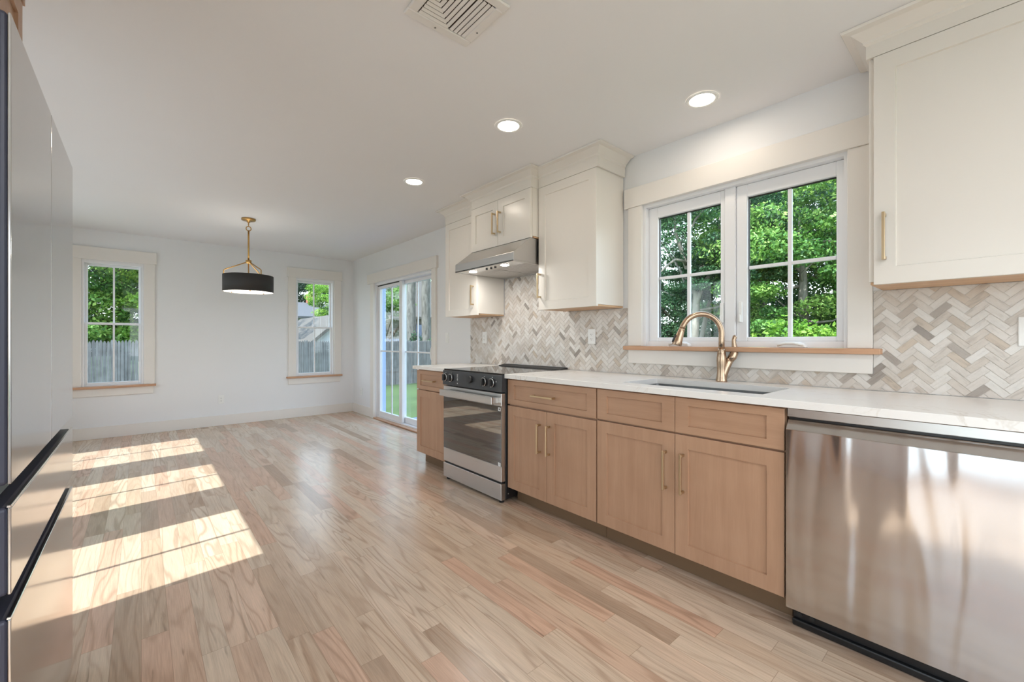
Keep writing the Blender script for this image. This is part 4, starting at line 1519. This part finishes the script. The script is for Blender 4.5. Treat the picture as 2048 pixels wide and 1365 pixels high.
def hedge(label, x0, x1, y0, y1, top, mat, seed, n=60, per=170, size=0.12):
    t = thing('garden_hedge', label, 'hedge', ((x0 + x1) / 2, (y0 + y1) / 2, GZ))
    rng = np.random.default_rng(seed)
    C = np.stack([rng.uniform(x0, x1, n), rng.uniform(y0, y1, n), GZ + (top - GZ) * rng.uniform(0.1, 0.9, n)], 1)
    V, tone = leaf_cloud(C, np.full(n, 0.42), per, size, seed, 0.8)
    cloud_obj('foliage', V, tone, mat, t)
    s = MB()
    for k in range(6):
        yy = y0 + (y1 - y0) * (k + .5) / 6
        s.tube([((x0 + x1) / 2, yy, GZ - .03), ((x0 + x1) / 2, yy, top - .4)], [.04, .015], 6)
    s.build('stems', M['barkdark'], t)


hedge('bright yellow-green hedge low outside the sink window', 10.4, 11.4, 1.4, 4.2, 1.62, M['leafC'], 81, 66)
hedge('darker green shrub hedge under the pale forked tree', 14.2, 15.4, 4.6, 7.6, 1.25, M['leafA'], 85, 50)

# trees beyond the picket fence
tree('dark leafy tree beyond the picket fence, seen through the window by the refrigerator', -1.7, 19.0,
     [(0, 0, 4.6, 2.8, 2.8, 58, .85), (0, 0, 1.8, 2.4, 1.3, 34, .7)], 150, 0.24, M['leafA'], straight(3.4, .18, (.3, 0)), M['barkdark'], 91)
tree('yellow-green sunlit tree beyond the picket fence, crowding the window by the refrigerator', 0.75, 17.6,
     [(0, 0, 4.0, 1.5, 2.6, 44, .6), (0, 0, 2.0, 1.3, 1.0, 18, .5)], 190, 0.19, M['leafC'], straight(3.0, .12), M['barkdark'], 95)
tree('deep shaded tree standing behind the others beyond the picket fence', -0.6, 24.0,
     [(0, 0, 4.5, 4.4, 3.6, 70, 1.1), (0, 0, 1.6, 4.0, 1.6, 40, .9)], 130, 0.3, M['leafD'], straight(4.0, .2), M['barkdark'], 99)
tree('dark conifer-like tree above the house roof behind the picket fence', 11.2, 46.0,
     [(0, 0, 7.2, 4.6, 3.6, 60, 1.3), (-3, 0, 6.6, 3.0, 3.2, 34, 1.2)], 130, 0.36, M['leafD'], straight(5.0, .25), M['barkdark'], 103)
tree('light green tree beside the garage behind the picket fence', 9.2, 28.3,
     [(0, 0, 3.7, 1.5, 2.2, 40, .6), (0, 0, 1.8, 1.0, .8, 10, .5)], 190, 0.19, M['leafC'], straight(2.6, .11), M['barkdark'], 107)
# garden tree seen through the sliding door
crook = [([(0, 0, GZ - .05), (-.10, .05, .3), (-.32, .25, .9), (-.38, .30, 1.5), (-.2, .2, 2.2), (0, 0, 3.0)], [.15, .13, .12, .11, .085, .05]),
         ([(-.25, .2, .75), (.2, -.15, 1.2), (.6, -.45, 1.9), (.85, -.6, 2.6)], [.09, .085, .07, .04])]
tree('crooked garden tree behind the bluish board fence, seen through the sliding door', 9.95, 21.9,
     [(0, 0, 3.7, 1.6, 1.2, 44, .5), (.2, -.2, 2.6, 1.2, .5, 14, .35)], 200, 0.14, M['leafA'], crook, M['barkdark'], 111)
tree('dense tree rising behind the brown-roofed neighbour house', 19.0, 38.5,
     [(0, 0, 6.6, 4.4, 4.0, 60, 1.2)], 150, 0.28, M['leafA'], straight(3.4, .2), M['barkdark'], 115)


def big_trunk(label, x, y, r, seed):
    t = thing('tall_tree', label, 'tree', (x, y, GZ))
    MB().tube([(x, y, GZ - .05), (x + .02, y, 0.6), (x - .02, y + .02, 3.0), (x + .05, y, 6.0), (x + .1, y, 9.0)], [r * 1.25, r * 1.05, r, r * .92, r * .8], 16).build('trunk', M['bark'], t)
    rng = np.random.default_rng(seed)
    n = 26
    an = rng.uniform(0, 6.28, n)
    C = np.stack([x + r * 1.0 * np.cos(an), y + r * 1.0 * np.sin(an), GZ + rng.uniform(0.1, 1.9, n)], 1)
    V, tone = leaf_cloud(C, np.full(n, .22), 60, .10, seed, 1.0)
    cloud_obj('ivy', V, tone, M['leafB'], t)
    c, rr = crown_clusters(x, y, 9.5, 2.6, 1.6, 26, .8, seed)
    V, tone = leaf_cloud(c, rr, 120, .22, seed)
    cloud_obj('foliage', V, tone, M['leafB'], t)


big_trunk('thick grey tree trunk wrapped in ivy, framed by the middle of the sliding door', 9.32, 17.7, .20, 121)
big_trunk('thick grey tree trunk beside the neighbour house, at the handle end of the sliding door', 9.85, 17.3, .20, 125)


def gable_house(name, label, x0, x1, y0, y1, eave, ridge, wall, roof, axis='x', wins=(), chim=None, cat='house'):
    t = thing(name, label, cat, ((x0 + x1) / 2, (y0 + y1) / 2, GZ))
    w = MB()
    w.box(x0, x1, y0, y1, GZ, eave)
    if axis == 'x':
        ym = (y0 + y1) / 2
        w.prism([(y0, eave), (y1, eave), (ym, ridge)], 'x', x0, x1)
    else:
        xm = (x0 + x1) / 2
        w.prism([(x0, eave), (x1, eave), (xm, ridge)], 'y', y0, y1)
    w.build('walls', wall, t)
    r = MB()
    o, th = 0.35, 0.16
    if axis == 'x':
        sl = (ridge - eave) / (ym - y0)
        for s, yy in ((1, y0), (-1, y1)):
            r.prism([(yy - s * o, eave - o * sl + .02), (ym, ridge + .02), (ym, ridge + .02 + th), (yy - s * o, eave - o * sl + .02 + th)], 'x', x0 - o, x1 + o)
    else:
        sl = (ridge - eave) / (xm - x0)
        for s, xx in ((1, x0), (-1, x1)):
            r.prism([(xx - s * o, eave - o * sl + .02), (xm, ridge + .02), (xm, ridge + .02 + th), (xx - s * o, eave - o * sl + .02 + th)], 'y', y0 - o, y1 + o)
    r.build('roof', roof, t)
    for (xa, xb, za, zb) in wins:
        q = MB().box(xa, xb, y0 - .06, y0 - .005, za, zb).build('window', M['shutter'], t)
        MB().box(xa + .08, xb - .08, y0 - .08, y0 - .061, za + .08, zb - .08).build('pane', M['fenceblue'], q)
        for xs in (xa - .32, xb + .04):
            MB().box(xs, xs + .28, y0 - .05, y0 - .005, za, zb).build('shutter', M['shutter'], t)
    if chim:
        MB().box(chim[0] - .3, chim[0] + .3, chim[1] - .3, chim[1] + .3, eave, ridge + .9).build('chimney', M['brickred'], t)


gable_house('neighbour_house', 'white house with dark shutters and a brick chimney far beyond the picket fence', 6.5, 13.2, 36.0, 42.0, 3.0, 4.2, M['siding'], M['shingle'], 'x',
            [(9.2, 10.0, 1.8, 2.75), (10.9, 11.7, 1.8, 2.75), (7.4, 8.2, 1.8, 2.75)], (11.0, 39.0))
gable_house('garage', 'white gabled garage just beyond the picket fence', 5.75, 8.0, 19.5, 26.0, 1.22, 2.2, M['siding'], M['shingle2'], 'y', cat='garage')
gable_house('neighbour_house', 'brown-roofed neighbour house behind the thick tree trunks', 12.6, 21.0, 26.5, 32.5, 2.9, 5.6, M['siding2'], M['shingle2'], 'x',
            [(14.2, 15.0, 1.2, 2.3), (17.5, 18.4, 1.2, 2.3)])
dk = MB()
for k in range(11): dk.box(2.86 + k * 0.142, 2.86 + k * 0.142 + 0.136, 3.2, 6.25, -0.13, -0.10, 0.003)
dko = thing('garden_deck', 'blue-grey board landing outside the sliding door', 'deck', (3.6, 4.6, GZ))
dk.build('deck_boards', M['deck'], dko)
ps = MB()
for x in (2.9, 4.35):
    for y in (3.3, 6.15): ps.box(x - .05, x + .05, y - .05, y + .05, GZ, -0.131)
ps.build('posts', M['deck'], dko)
